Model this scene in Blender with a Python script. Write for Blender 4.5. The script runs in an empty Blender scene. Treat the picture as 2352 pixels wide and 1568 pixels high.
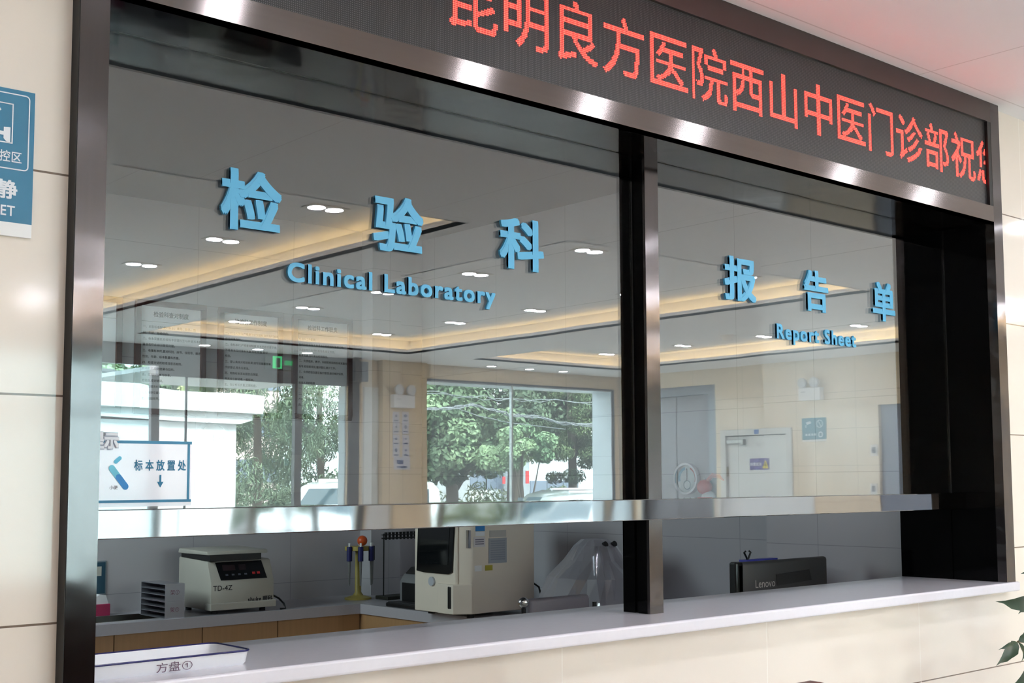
import bpy, bmesh, math, random
import numpy as np
from mathutils import Vector, Matrix, noise
from mathutils.bvhtree import BVHTree

R_ = random.Random(7)
C = bpy.context.scene.collection
SC = bpy.context.scene
PI = math.pi

# ------------------------------------------------------------------ camera
F_PX, CX, CY = 2888.923, 1244.747, 861.707
CAM = Vector((-0.9452, -2.2938, 1.45))
_w = np.array([-0.08269085, -0.72804615, 0.02509831])
_t = np.linalg.norm(_w); _k = _w / _t
_K = np.array([[0, -_k[2], _k[1]], [_k[2], 0, -_k[0]], [-_k[1], _k[0], 0]])
RM = (np.eye(3) + math.sin(_t) * _K + (1 - math.cos(_t)) * _K @ _K) @ np.array([[1, 0, 0], [0, 0, -1], [0, 1, 0.]])
cam_d = bpy.data.cameras.new('camera'); cam = bpy.data.objects.new('camera', cam_d); C.objects.link(cam)
cam_d.sensor_fit = 'HORIZONTAL'; cam_d.sensor_width = 36
cam_d.lens = F_PX / 2352 * 36
cam_d.shift_x = (1176 - CX) / 2352; cam_d.shift_y = (CY - 784) / 2352
cam_d.clip_start = 0.05; cam_d.clip_end = 400
cam.matrix_world = Matrix(((RM[0, 0], -RM[1, 0], -RM[2, 0], CAM.x), (RM[0, 1], -RM[1, 1], -RM[2, 1], CAM.y),
                           (RM[0, 2], -RM[1, 2], -RM[2, 2], CAM.z), (0, 0, 0, 1)))
SC.camera = cam

def at(px, py, axis, val):
    """the place where the sight line through a photo pixel meets a plane"""
    d = RM.T @ np.array([(px - CX) / F_PX, (py - CY) / F_PX, 1.0])
    s = (val - CAM[axis]) / d[axis]
    return Vector((CAM.x + d[0] * s, CAM.y + d[1] * s, CAM.z + d[2] * s))

GL = 0.207                       # reflecting face of the service window's glass
def mir(px, py, axis, val):
    """same, for something seen in the glass: the real place in the lobby or street"""
    if axis == 1: val = 2 * GL - val
    p = at(px, py, axis, val); p.y = 2 * GL - p.y
    return p

# ------------------------------------------------------------------ view, world, sun
vs = SC.view_settings
SC.display_settings.display_device = 'sRGB'
vs.view_transform = 'Standard'; vs.look = 'None'; vs.gamma = 1; vs.use_curve_mapping = False
vs.exposure = 0.28
SC.cycles.use_denoising = True
SC.cycles.max_bounces = 10; SC.cycles.diffuse_bounces = 5; SC.cycles.glossy_bounces = 6
SC.cycles.transparent_max_bounces = 24; SC.cycles.transmission_bounces = 8
SC.cycles.sample_clamp_indirect = 6.0
SC.cycles.caustics_reflective = False; SC.cycles.caustics_refractive = False
SC.cycles.blur_glossy = 0.3

SKY = 11.0
world = bpy.data.worlds.new('overcast_sky'); SC.world = world; world.use_nodes = True
wn = world.node_tree.nodes; wl = world.node_tree.links
bg = wn['Background']; bg.inputs[1].default_value = SKY; bg.inputs[0].default_value = (0.86, 0.93, 1.0, 1)

sun_d = bpy.data.lights.new('sun', 'SUN'); sun = bpy.data.objects.new('sun', sun_d); C.objects.link(sun)
sun_d.energy = 15; sun_d.angle = math.radians(12); sun_d.color = (1, .96, .9)
sun.rotation_euler = Vector((-0.25, -0.62, -0.74)).to_track_quat('-Z', 'Y').to_euler()

DOWN_E = 310.0                   # downlight lenses
COVE_E = 44.0                    # warm strips in the ceiling trays
LED_E = 10.0

def portal(name, loc, rot, sx, sy):
    d = bpy.data.lights.new(name, 'AREA'); d.shape = 'RECTANGLE'; d.size = sx; d.size_y = sy
    d.cycles.is_portal = True
    o = bpy.data.objects.new(name, d); C.objects.link(o); o.location = loc; o.rotation_euler = rot
portal('window_portal', (9.39, -9.30, 2.0), (PI / 2, 0, PI), 3.2, 1.5)
portal('entrance_portal', (4.6, -9.30, 1.3), (PI / 2, 0, PI), 4.2, 2.5)
portal('lab_window_portal', (-.155, 3.3, 2.24), (0, -PI / 2, 0), 1.24, 1.06)

# ------------------------------------------------------------------ materials
def lin(c):
    return tuple(((v / 255) / 12.92 if v / 255 <= .04045 else ((v / 255 + .055) / 1.055) ** 2.4) for v in c)
MATS = {}
def mat(name, rgb, rough=.5, metal=0., spec=.5, var=.05, scale=6., bump=0., bscale=40., emit=None, aniso=None, stretch=None, coat=0., raw=False):
    if name in MATS: return MATS[name]
    m = bpy.data.materials.new(name); m.use_nodes = True; MATS[name] = m
    n, l = m.node_tree.nodes, m.node_tree.links
    b = n['Principled BSDF']
    col = rgb if raw else lin(rgb)
    tc = n.new('ShaderNodeTexCoord'); mp = n.new('ShaderNodeMapping')
    l.new(tc.outputs['Object'], mp.inputs[0])
    if stretch: mp.inputs['Scale'].default_value = stretch
    nz = n.new('ShaderNodeTexNoise'); nz.inputs['Scale'].default_value = scale; nz.inputs['Detail'].default_value = 4
    l.new(mp.outputs[0], nz.inputs['Vector'])
    mx = n.new('ShaderNodeMix'); mx.data_type = 'RGBA'
    mx.inputs[6].default_value = tuple(v * (1 - var) for v in col) + (1,)
    mx.inputs[7].default_value = tuple(min(1, v * (1 + var)) for v in col) + (1,)
    l.new(nz.outputs[0], mx.inputs[0]); l.new(mx.outputs[2], b.inputs['Base Color'])
    b.inputs['Roughness'].default_value = rough; b.inputs['Metallic'].default_value = metal
    b.inputs['Specular IOR Level'].default_value = spec; b.inputs['Coat Weight'].default_value = coat
    if aniso:
        b.inputs['Anisotropic'].default_value = aniso[0]
        cx = n.new('ShaderNodeCombineXYZ')
        for i in range(3): cx.inputs[i].default_value = aniso[1][i]
        l.new(cx.outputs[0], b.inputs['Tangent'])
    if bump:
        n2 = n.new('ShaderNodeTexNoise'); n2.inputs['Scale'].default_value = bscale; n2.inputs['Detail'].default_value = 2
        l.new(tc.outputs['Object'] if aniso else mp.outputs[0], n2.inputs['Vector'])
        bp = n.new('ShaderNodeBump'); bp.inputs['Strength'].default_value = 1; bp.inputs['Distance'].default_value = bump
        l.new(n2.outputs[0], bp.inputs['Height']); l.new(bp.outputs[0], b.inputs['Normal'])
    if emit:
        b.inputs['Emission Color'].default_value = (*lin(emit[0]), 1); b.inputs['Emission Strength'].default_value = emit[1]
    return m

def tile_mat(name, rgb, u, tw, th, u0, v0, joint=.004, jc=(150, 135, 120), rough=.12, v='Z', vein=.05, horizontal_only=False, bump=.0006, bscale=1.3, offset=0, vj=None):
    """polished tiles: joints from world position; u = 'X' or 'Y'"""
    if name in MATS: return MATS[name]
    m = bpy.data.materials.new(name); m.use_nodes = True; MATS[name] = m
    n, l = m.node_tree.nodes, m.node_tree.links
    b = n['Principled BSDF']
    g = n.new('ShaderNodeNewGeometry'); sp = n.new('ShaderNodeSeparateXYZ'); l.new(g.outputs['Position'], sp.inputs[0])
    def M(op, a, b2=None, c2=None):
        q = n.new('ShaderNodeMath'); q.operation = op
        for i, v_ in enumerate((a, b2, c2)):
            if v_ is None: continue
            if isinstance(v_, (int, float)): q.inputs[i].default_value = v_
            else: l.new(v_, q.inputs[i])
        return q.outputs[0]
    def dist(sock, off, per):
        f = M('FLOORED_MODULO', M('SUBTRACT', sock, off), per)
        return M('MINIMUM', f, M('SUBTRACT', per, f))
    dv = dist(sp.outputs[v], v0, th)
    jm = M('LESS_THAN', dv, joint / 2)
    du = dist(sp.outputs[u], u0, tw)
    jv = M('LESS_THAN', du, joint / 2)
    nz = n.new('ShaderNodeTexNoise'); nz.inputs['Scale'].default_value = 1.6; nz.inputs['Detail'].default_value = 8; nz.inputs['Distortion'].default_value = 1.5
    l.new(g.outputs['Position'], nz.inputs['Vector'])
    col = lin(rgb)
    mx = n.new('ShaderNodeMix'); mx.data_type = 'RGBA'
    mx.inputs[6].default_value = (col[0] * (1 - vein), col[1] * (1 - vein * 1.1), col[2] * (1 - vein * 1.4), 1)
    mx.inputs[7].default_value = tuple(min(1, c * (1 + vein)) for c in col) + (1,)
    l.new(nz.outputs[0], mx.inputs[0])
    m2 = n.new('ShaderNodeMix'); m2.data_type = 'RGBA'; l.new(mx.outputs[2], m2.inputs[6]); l.new(jm, m2.inputs[0])
    m2.inputs[7].default_value = (*lin(jc), 1)
    m3 = n.new('ShaderNodeMix'); m3.data_type = 'RGBA'; l.new(m2.outputs[2], m3.inputs[6]); l.new(jv, m3.inputs[0])
    m3.inputs[7].default_value = (*lin(vj or jc), 1)
    l.new(m3.outputs[2], b.inputs['Base Color'])
    b.inputs['Roughness'].default_value = rough
    if bump:
        n2 = n.new('ShaderNodeTexNoise'); n2.inputs['Scale'].default_value = bscale; n2.inputs['Detail'].default_value = 1
        l.new(g.outputs['Position'], n2.inputs['Vector'])
        bp = n.new('ShaderNodeBump'); bp.inputs['Strength'].default_value = 1; bp.inputs['Distance'].default_value = bump
        l.new(n2.outputs[0], bp.inputs['Height']); l.new(bp.outputs[0], b.inputs['Normal'])
    return m

def glass_mat(name, r0, gain, tint, power=3.0):
    """flat glass: clear straight through, reflecting more at a slant"""
    m = bpy.data.materials.new(name); m.use_nodes = True; MATS[name] = m
    n, l = m.node_tree.nodes, m.node_tree.links
    n.remove(n['Principled BSDF']); out = n['Material Output']
    g = n.new('ShaderNodeNewGeometry'); d = n.new('ShaderNodeVectorMath'); d.operation = 'DOT_PRODUCT'
    l.new(g.outputs['Normal'], d.inputs[0]); l.new(g.outputs['Incoming'], d.inputs[1])
    def M(op, a, b2=None):
        q = n.new('ShaderNodeMath'); q.operation = op
        for i, v_ in enumerate((a, b2)):
            if v_ is None: continue
            if isinstance(v_, (int, float)): q.inputs[i].default_value = v_
            else: l.new(v_, q.inputs[i])
        return q.outputs[0]
    c = M('ABSOLUTE', d.outputs['Value'])
    fac = M('MINIMUM', M('ADD', M('MULTIPLY', M('POWER', M('SUBTRACT', 1.0, c), power), gain), r0), 1.0)
    t = n.new('ShaderNodeBsdfTransparent'); t.inputs[0].default_value = (*tint, 1)
    gl = n.new('ShaderNodeBsdfGlossy'); gl.inputs['Roughness'].default_value = 0.0
    gl.inputs['Color'].default_value = (1, 1, 1, 1)
    # faint smears on the pane
    nz = n.new('ShaderNodeTexNoise'); nz.inputs['Scale'].default_value = 1.7; l.new(g.outputs['Position'], nz.inputs['Vector'])
    bp = n.new('ShaderNodeBump'); bp.inputs['Distance'].default_value = .00025; bp.inputs['Strength'].default_value = 1
    l.new(nz.outputs[0], bp.inputs['Height']); l.new(bp.outputs[0], gl.inputs['Normal'])
    mx = n.new('ShaderNodeMixShader'); l.new(fac, mx.inputs[0]); l.new(t.outputs[0], mx.inputs[1]); l.new(gl.outputs[0], mx.inputs[2])
    l.new(mx.outputs[0], out.inputs[0])
    return m

def emis_mat(name, rgb, strength):
    if name in MATS: return MATS[name]
    m = bpy.data.materials.new(name); m.use_nodes = True; MATS[name] = m
    n, l = m.node_tree.nodes, m.node_tree.links
    b = n['Principled BSDF']; b.inputs['Base Color'].default_value = (*lin(rgb), 1)
    b.inputs['Emission Color'].default_value = (*lin(rgb), 1); b.inputs['Emission Strength'].default_value = strength
    return m

# ------------------------------------------------------------------ mesh helpers
class MB:
    def __init__(s): s.v = []; s.f = []
    def add(s, vs, fs):
        o = len(s.v); s.v += [tuple(v) for v in vs]; s.f += [tuple(i + o for i in f) for f in fs]; return s
    def box(s, x0, x1, y0, y1, z0, z1):
        return s.add([(x0, y0, z0), (x1, y0, z0), (x1, y1, z0), (x0, y1, z0), (x0, y0, z1), (x1, y0, z1), (x1, y1, z1), (x0, y1, z1)],
                     [(0, 3, 2, 1), (4, 5, 6, 7), (0, 1, 5, 4), (1, 2, 6, 5), (2, 3, 7, 6), (3, 0, 4, 7)])
    def cyl(s, p0, p1, r0, r1=None, n=20, cap=True):
        r1 = r0 if r1 is None else r1
        p0, p1 = Vector(p0), Vector(p1); d = (p1 - p0).normalized()
        a = d.orthogonal().normalized(); b = d.cross(a)
        vs = [p0 + (a * math.cos(2 * PI * i / n) + b * math.sin(2 * PI * i / n)) * r0 for i in range(n)]
        vs += [p1 + (a * math.cos(2 * PI * i / n) + b * math.sin(2 * PI * i / n)) * r1 for i in range(n)]
        fs = [(i, (i + 1) % n, n + (i + 1) % n, n + i) for i in range(n)]
        if cap: fs += [tuple(range(n - 1, -1, -1)), tuple(range(n, 2 * n))]
        return s.add(vs, fs)
    def tube(s, pts, r, n=8):
        pts = [Vector(p) for p in pts]; rs = r if isinstance(r, (list, tuple)) else [r] * len(pts)
        vs = []; a = None
        for i, p in enumerate(pts):
            d = (pts[min(i + 1, len(pts) - 1)] - pts[max(i - 1, 0)]).normalized()
            a = d.orthogonal().normalized() if a is None else (a - d * a.dot(d)).normalized()
            b = d.cross(a)
            vs += [p + (a * math.cos(2 * PI * k / n) + b * math.sin(2 * PI * k / n)) * rs[i] for k in range(n)]
        fs = [(i * n + k, i * n + (k + 1) % n, (i + 1) * n + (k + 1) % n, (i + 1) * n + k) for i in range(len(pts) - 1) for k in range(n)]
        fs += [tuple(range(n - 1, -1, -1)), tuple(range((len(pts) - 1) * n, len(pts) * n))]
        return s.add(vs, fs)
    def lathe(s, prof, c=(0, 0, 0), n=28, cap=True):
        vs = []; fs = []
        for r, z in prof:
            vs += [(c[0] + r * math.cos(2 * PI * k / n), c[1] + r * math.sin(2 * PI * k / n), c[2] + z) for k in range(n)]
        for i in range(len(prof) - 1):
            fs += [(i * n + k, i * n + (k + 1) % n, (i + 1) * n + (k + 1) % n, (i + 1) * n + k) for k in range(n)]
        if cap: fs += [tuple(range(n - 1, -1, -1)), tuple(range((len(prof) - 1) * n, len(prof) * n))]
        else: fs += [((len(prof) - 1) * n + k, (len(prof) - 1) * n + (k + 1) % n, (k + 1) % n, k) for k in range(n)]
        return s.add(vs, fs)
    def prism(s, poly, axis, a, b):
        def P(u, v, w): return {'x': (w, u, v), 'y': (u, w, v), 'z': (u, v, w)}[axis]
        n = len(poly)
        vs = [P(u, v, a) for u, v in poly] + [P(u, v, b) for u, v in poly]
        fs = [tuple(range(n)), tuple(range(2 * n - 1, n - 1, -1))] + [(i, n + i, n + (i + 1) % n, (i + 1) % n) for i in range(n)]
        return s.add(vs, fs)
    def sphere(s, c, r, n=16, m=10, sc=(1, 1, 1)):
        vs = []; fs = []
        for j in range(m + 1):
            t = PI * j / m
            for k in range(n):
                vs.append((c[0] + r * sc[0] * math.sin(t) * math.cos(2 * PI * k / n), c[1] + r * sc[1] * math.sin(t) * math.sin(2 * PI * k / n), c[2] + r * sc[2] * math.cos(t)))
        for j in range(m):
            fs += [(j * n + k, (j + 1) * n + k, (j + 1) * n + (k + 1) % n, j * n + (k + 1) % n) for k in range(n)]
        return s.add(vs, fs)
    def build(s, name, m, parent=None, smooth=False, bevel=0., seg=2, loc=None):
        me = bpy.data.meshes.new(name); me.from_pydata(s.v, [], s.f); me.validate()
        bm = bmesh.new(); bm.from_mesh(me); bmesh.ops.remove_doubles(bm, verts=bm.verts, dist=1e-6); bmesh.ops.recalc_face_normals(bm, faces=bm.faces)
        if bevel:
            es = [e for e in bm.edges if len(e.link_faces) == 2 and e.calc_face_angle(0) > .6]
            bmesh.ops.bevel(bm, geom=es, offset=bevel, segments=seg, affect='EDGES', profile=.5, clamp_overlap=True)
        bm.to_mesh(me); bm.free()
        me.materials.append(m)
        if smooth:
            me.polygons.foreach_set('use_smooth', [True] * len(me.polygons))
            try: me.set_sharp_from_angle(angle=math.radians(40))
            except Exception: pass
        o = bpy.data.objects.new(name, me); C.objects.link(o)
        if parent: o.parent = parent
        if loc is not None: o.location = loc
        return o

def thing(name, label, cat, loc=(0, 0, 0), rz=0., group=None):
    o = bpy.data.objects.new(name, None); C.objects.link(o); o.empty_display_size = .05
    o.location = loc; o.rotation_euler = (0, 0, rz); o['label'] = label; o['category'] = cat
    if group: o['group'] = group
    return o
def tag(o, label, cat, group=None, kind=None):
    o['label'] = label; o['category'] = cat
    if group: o['group'] = group
    if kind: o['kind'] = kind
    return o
def struct(o): o['kind'] = 'structure'; return o
def sempty(name, loc=(0, 0, 0), rz=0.):
    o = bpy.data.objects.new(name, None); C.objects.link(o); o.location = loc; o.rotation_euler = (0, 0, rz); o['kind'] = 'structure'; o.empty_display_size = .05
    return o
def dup(root, loc, rz=None, label=None):
    def cp(o, par):
        c = o.copy(); C.objects.link(c)
        if par: c.parent = par
        for ch in list(o.children): cp(ch, c)
        return c
    r = cp(root, None); r.location = loc
    if rz is not None: r.rotation_euler = (0, 0, rz)
    if label: r['label'] = label
    return r

def text_mesh(body, bold=0., extrude=0.):
    """glyph outlines as (verts, faces), em = 1, in the x-z plane facing -y, baseline at z = 0; extrude = thickness"""
    cu = bpy.data.curves.new('t', 'FONT'); cu.body = body; cu.size = 1; cu.space_character = 1 + 5.5 * bold * (ord(body[0]) < 999); cu.extrude = extrude / 2; cu.resolution_u = 4
    o = bpy.data.objects.new('t', cu); C.objects.link(o)
    dg = bpy.context.evaluated_depsgraph_get(); dg.update()
    me = bpy.data.meshes.new_from_object(o.evaluated_get(dg))
    vs = [(v.co.x, -v.co.z, v.co.y) for v in me.vertices]; fs = [tuple(p.vertices) for p in me.polygons]
    bpy.data.objects.remove(o); bpy.data.curves.remove(cu); bpy.data.meshes.remove(me)
    if bold:                                       # heavier strokes: the outline swept over a small square
        n_ = len(vs); V = []; Fs = []
        for k, (dx, dz) in enumerate(((-1, -1), (0, -1), (1, -1), (-1, 0), (1, 0), (-1, 1), (0, 1), (1, 1))):
            V += [(v[0] + dx * bold, v[1] + k * .0016, v[2] + dz * bold) for v in vs]; Fs += [tuple(i + k * n_ for i in f) for f in fs]
        return V, Fs
    return vs, fs
def fit(vs, x0, x1, z0, z1, y0, th=None):
    a = np.array(vs); lo, hi = a.min(0), a.max(0)
    sx = (x1 - x0) / (hi[0] - lo[0]); sz = (z1 - z0) / (hi[2] - lo[2])
    out = np.empty_like(a); out[:, 0] = x0 + (a[:, 0] - lo[0]) * sx; out[:, 2] = z0 + (a[:, 2] - lo[2]) * sz
    d = hi[1] - lo[1]
    out[:, 1] = y0 if d < 1e-9 or th is None else y0 + (a[:, 1] - lo[1]) / d * th
    return [tuple(v) for v in out]
def label_text(name, body, m, parent, x0, z0, h, y, bold=0., width=None, squeeze=1.):
    """flat printed line: left x0, baseline z0, em height h"""
    vs, fs = text_mesh(body, bold)
    a = np.array(vs); w = a[:, 0].max() - a[:, 0].min()
    sx = h * squeeze if width is None else width / w
    vs = [((v[0] - a[:, 0].min()) * sx + x0, y + v[1] * h, v[2] * h + z0) for v in vs]
    b = MB(); b.add(vs, fs); return b.build(name, m, parent)

# ------------------------------------------------------------------ palette
cream = tile_mat('cream_tile', (232, 221, 210), 'X', .807, .4155, 1.195, .7825, jc=(120, 104, 92), vj=(240, 232, 222), rough=.09)
cream_y = tile_mat('cream_tile_side', (226, 212, 190), 'Y', .807, .4155, .2, .7825, jc=(150, 135, 115), rough=.1)
cream_back = tile_mat('cream_tile_back', (214, 196, 168), 'X', .807, .4155, .2, .7825, jc=(150, 135, 115), rough=.12)
lab_tile = tile_mat('lab_tile_x', (186, 183, 187), 'X', .59, .3035, 1.57, .894, joint=.003, jc=(156, 154, 158), rough=.25, vein=.02)
lab_tile_y = tile_mat('lab_tile_y', (180, 178, 183), 'Y', .59, .3035, .9, .876, joint=.003, jc=(152, 150, 155), rough=.25, vein=.02)
white_ceil = tile_mat('ceiling_board', (240, 241, 245), 'X', 1.2, 2.4, .45, -.05, joint=.006, v='Y', jc=(214, 214, 217), rough=.8, vein=.005, bump=0)
floor_m = tile_mat('floor_tile', (216, 210, 203), 'X', .8, .8, 0, 0, v='Y', jc=(150, 140, 128), rough=.14)
steel_h = mat('brushed_steel_rail', (116, 108, 106), .17, 1., aniso=(.9, (0, 0, 1)), stretch=(1, 40, 40), scale=3, var=.06)
steel_v = mat('brushed_steel_post', (98, 93, 93), .13, 1., aniso=(.85, (1, 0, 0)), stretch=(40, 40, 1), scale=3, var=.06, bump=.002, bscale=5)
steel_bar = mat('polished_steel_bar', (132, 131, 133), .04, 1., stretch=(1, .3, .3), scale=3, var=.03, bump=.005, bscale=2.6)
dark_rail = mat('dark_steel_rail', (92, 84, 82), .32, 1., var=.06)
black_gl = mat('black_gloss_panel', (6, 6, 6), .06, 0, spec=.12, var=.1, bump=.0012, bscale=4.5, stretch=(1, 1, 1))
rubber = mat('black_rubber', (16, 16, 17), .6)
quartz = mat('white_quartz', (233, 229, 236), .14, spec=.5, var=.03, scale=60)
quartz_lab = mat('grey_quartz', (178, 174, 180), .3, var=.04, scale=80)
blue_ac = mat('blue_acrylic', (72, 164, 206), .35, var=.03)
glass_m = glass_mat('window_glass', .112, .42, (.985, .99, .985), 3.0)
clear_gl = glass_mat('lobby_glass', .03, .5, (.90, .965, .945), 4)
oak = mat('oak_veneer', (170, 132, 92), .5, var=.14, scale=3, stretch=(18, 18, 1))
white_pl = mat('white_plastic', (232, 231, 230), .4, var=.02)
beige_pl = mat('beige_plastic', (224, 213, 198), .42, var=.03)
black_pl = mat('black_plastic', (17, 17, 18), .4, var=.1)
dark_pl = mat('charcoal_plastic', (52, 52, 54), .45, var=.06)
chrome = mat('chrome', (215, 215, 218), .12, 1., var=.02)
paper = mat('white_paper', (233, 233, 236), .6, var=.015)
ink = mat('black_ink', (28, 26, 30), .6)
ink_blue = mat('teal_ink', (28, 112, 150), .6)
teal = mat('teal_board', (24, 108, 144), .4, var=.03)
white_ink = mat('white_print', (226, 230, 236), .5)

# ------------------------------------------------------------------ structure: front wall
X0, XJ = 0.0, 3.335
for bx_ in ((-4, -.055, .035, .40, 0, 2.86), (3.396, 11.05, .035, .40, 0, 2.86), (-.055, 3.396, .035, .40, 0, 1.046), (-.055, 3.396, .035, .43, 2.425, 2.86)):
    struct(MB().box(*bx_).build('wall_front', cream))
struct(MB().box(-4, 11.05, -9.5, .035, -.05, 0).build('floor', floor_m))
struct(MB().box(-.17, 3.9, .40, 4.1, -.05, 0).build('floor_lab', floor_m))

# lobby ceiling with three raised trays
ZL, ZU = 2.84, 3.00
TR = [(-.6, 3.2, -8.4, -2.58), (3.97, 7.03, -8.4, -2.55), (7.93, 10.25, -8.4, -2.55)]
ys = [-9.4, -8.4, -2.58, .035]
cl = MB()
def slab(x0, x1, y0, y1, z0=ZL, z1=ZL + .02): cl.box(x0, x1, y0, y1, z0, z1)
slab(-4, 11.05, -9.4, -8.4); slab(-4, 11.05, -2.55, .035)
xs = [-4, -.6, 3.2, 3.97, 7.03, 7.93, 10.25, 11.05]
for i in range(0, 8, 2): slab(xs[i], xs[i + 1], -8.4, -2.55)
up = MB()
W = .13
for (x0, x1, y0, y1) in TR:
    y1 = -2.55
    for a in ((x0 - .012, x0, y0, y1), (x1, x1 + .012, y0, y1), (x0, x1, y0 - .012, y0), (x0, x1, y1, y1 + .012)):
        up.box(a[0], a[1], a[2], a[3], ZL, ZL + .05)                       # lip
    for a in ((x0 - W - .02, x0 - W, y0 - W, y1 + W), (x1 + W, x1 + W + .02, y0 - W, y1 + W), (x0 - W, x1 + W, y0 - W - .02, y0 - W), (x0 - W, x1 + W, y1 + W, y1 + W + .02)):
        up.box(a[0], a[1], a[2], a[3], ZL + .02, ZU)                       # back of the trough
    up.box(x0 - W - .02, x1 + W + .02, y0 - W - .02, y1 + W + .02, ZU, ZU + .02)
struct(cl.build('ceiling', white_ceil)); struct(up.build('ceiling_trays', white_ceil))
struct(MB().prism([(-4.2, -9.6), (11.3, -9.6), (11.3, 4.3), (-.18, 4.3), (-.18, .44), (-4.2, .44)], 'z', 3.06, 3.16).build('roof', mat('roof_concrete', (150, 150, 148), .8)))
cove = emis_mat('warm_strip', (255, 220, 152), COVE_E)
for i, (x0, x1, y0, y1) in enumerate(TR):
    y1 = -2.55
    s = MB(); o_ = .085
    s.box(x0 - o_, x0 - o_ + .015, y0, y1, ZL + .022, ZL + .032).box(x1 + o_ - .015, x1 + o_, y0, y1, ZL + .022, ZL + .032)
    s.box(x0 - .06, x1 + .06, y0 - o_, y0 - o_ + .015, ZL + .022, ZL + .032).box(x0 - .06, x1 + .06, y1 + o_ - .015, y1 + o_, ZL + .022, ZL + .032)
    tag(s.build('cove_light', cove), 'warm light strip hidden in the edge of the %s ceiling tray' % ('left', 'middle', 'right')[i], 'light', 'cove light strips')

# lobby side walls
struct(MB().box(-4.15, -4, -9.5, .40, 0, 2.86).build('wall_left', cream_y))
XR = 11.05
wr = MB()
# openings in the right wall, along y: lift recess, white door, grey door
def rw(y0, y1, z0, z1): wr.box(XR, XR + .2, y0, y1, z0, z1)
rw(-9.5, -8.95, 0, 2.86); rw(-8.95, -7.5, 2.645, 2.86); rw(-7.5, -7.42, 0, 2.86); rw(-7.42, -6.33, 2.065, 2.86)
rw(-6.33, -5.16, 0, 2.86); rw(-5.16, -4.1, 2.275, 2.86); rw(-4.1, .40, 0, 2.86)
struct(wr.build('wall_right', cream_y))
struct(MB().box(XR + .2, XR + .3, -9.5, .4, 0, 2.9).build('wall_right_light_stop', mat('backing', (60, 60, 62), .8)))  # added unseen slab, keeps sky light from leaking around the doors
struct(MB().box(2.4, 4.55, -9.21, -9.20, 2.63, 2.84).box(4.55, 6.79, -9.21, -9.20, 2.53, 2.84).build('trim_unlit_band', mat('unlit_band_grey', (58, 60, 62), .5)))  # dark sheet standing in for the unlit wall band above the entrance

# far wall with the street window and the glazed entrance
YF = -9.21
wb = MB()
wb.box(-4, 2.4, YF - .15, YF, 0, 2.86).box(2.4, 6.78, YF - .15, YF, 2.66, 2.86).box(6.78, 7.81, YF - .15, YF, 0, 2.86)
wb.box(7.81, 10.97, YF - .37, YF, 2.655, 2.86).box(7.81, 10.97, YF - .37, YF, 0, .85).box(10.97, 11.05, YF - .37, YF, 0, 2.86)
struct(wb.build('wall_back', cream_back))
struct(MB().box(7.19, 7.81, YF - .01, YF + .10, 0, 2.84).build('wall_pier', cream_back))
reveal = tile_mat('exterior_tile', (205, 214, 224), 'Y', 3, .56, 0, .10, jc=(110, 118, 126), rough=.4)
rv = MB(); rv.box(10.955, 10.97, YF - .38, YF - .02, .85, 2.655).box(6.765, 6.78, YF - .16, YF - .03, 0, 2.53).box(7.81, 10.97, YF - .38, YF - .02, 2.64, 2.655)
struct(rv.build('trim_reveal', reveal))
w1 = sempty('window_2')
fr = MB(); fr.box(7.81, 10.97, YF - .02, YF + .012, 2.655, 2.672).box(10.97, 10.985, YF - .02, YF + .012, .85, 2.672).box(7.81, 10.97, YF - .03, YF + .012, .83, .85)
fr.build('window_frame', mat('dark_frame', (58, 60, 62), .4, .6), w1)
MB().box(9.19, 9.215, YF - .05, YF - .01, .85, 2.655).build('mullion', mat('pale_aluminium', (190, 196, 198), .35, .7), w1)
MB().box(7.81, 9.19, YF - .034, YF - .026, .85, 2.655).build('pane', clear_gl, w1)
MB().box(9.215, 10.97, YF - .034, YF - .026, .85, 2.655).build('pane', clear_gl, w1)
ent = sempty('door_1')
dkf = mat('grey_door_frame', (96, 98, 100), .4, .5)
e = MB()
for px, w in ((357, .085), (686, .085)):
    x = mir(px, 950, 1, YF).x; e.box(x - w / 2, x + w / 2, YF - .06, YF + .0, 0, 2.53)
e.box(2.4, 4.55, YF - .06, YF, 2.63, 2.66).box(4.55, 6.78, YF - .06, YF, 2.53, 2.66); e.box(2.4, 2.48, YF - .06, YF, 0, 2.63)
e.build('door_frame', dkf, ent)
xm = [2.48] + [mir(p, 950, 1, YF).x for p in (345, 370, 678, 694)] + [6.765]
g_t = glass_mat('tinted_door_glass', .03, .5, (.80, .95, .95), 4)
MB().box(xm[0], xm[1], YF - .034, YF - .026, 0, 2.63).build('pane', g_t, ent)
MB().box(xm[2], xm[3], YF - .034, YF - .026, 0, 2.53).build('pane', clear_gl, ent)
MB().box(xm[4], xm[5], YF - .034, YF - .026, 0, 2.53).build('pane', clear_gl, ent)
xd = mir(430, 950, 1, YF).x
MB().box(xd - .008, xd + .008, YF - .045, YF - .02, 0, 2.53).build('door_edge', mat('dark_seal', (40, 44, 46), .5), ent)
# dark pipe casing beside the pier
struct(MB().box(6.79, 6.93, YF - .01, YF + .02, 0, 2.84).build('trim_casing', mat('grey_casing', (78, 80, 82), .4, .3)))

struct(MB().box(6.99, 7.18, YF - .01, YF + .03, 0, 2.53).build('trim_pilaster', mat('pale_pilaster', (214, 216, 212), .4)))
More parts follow.
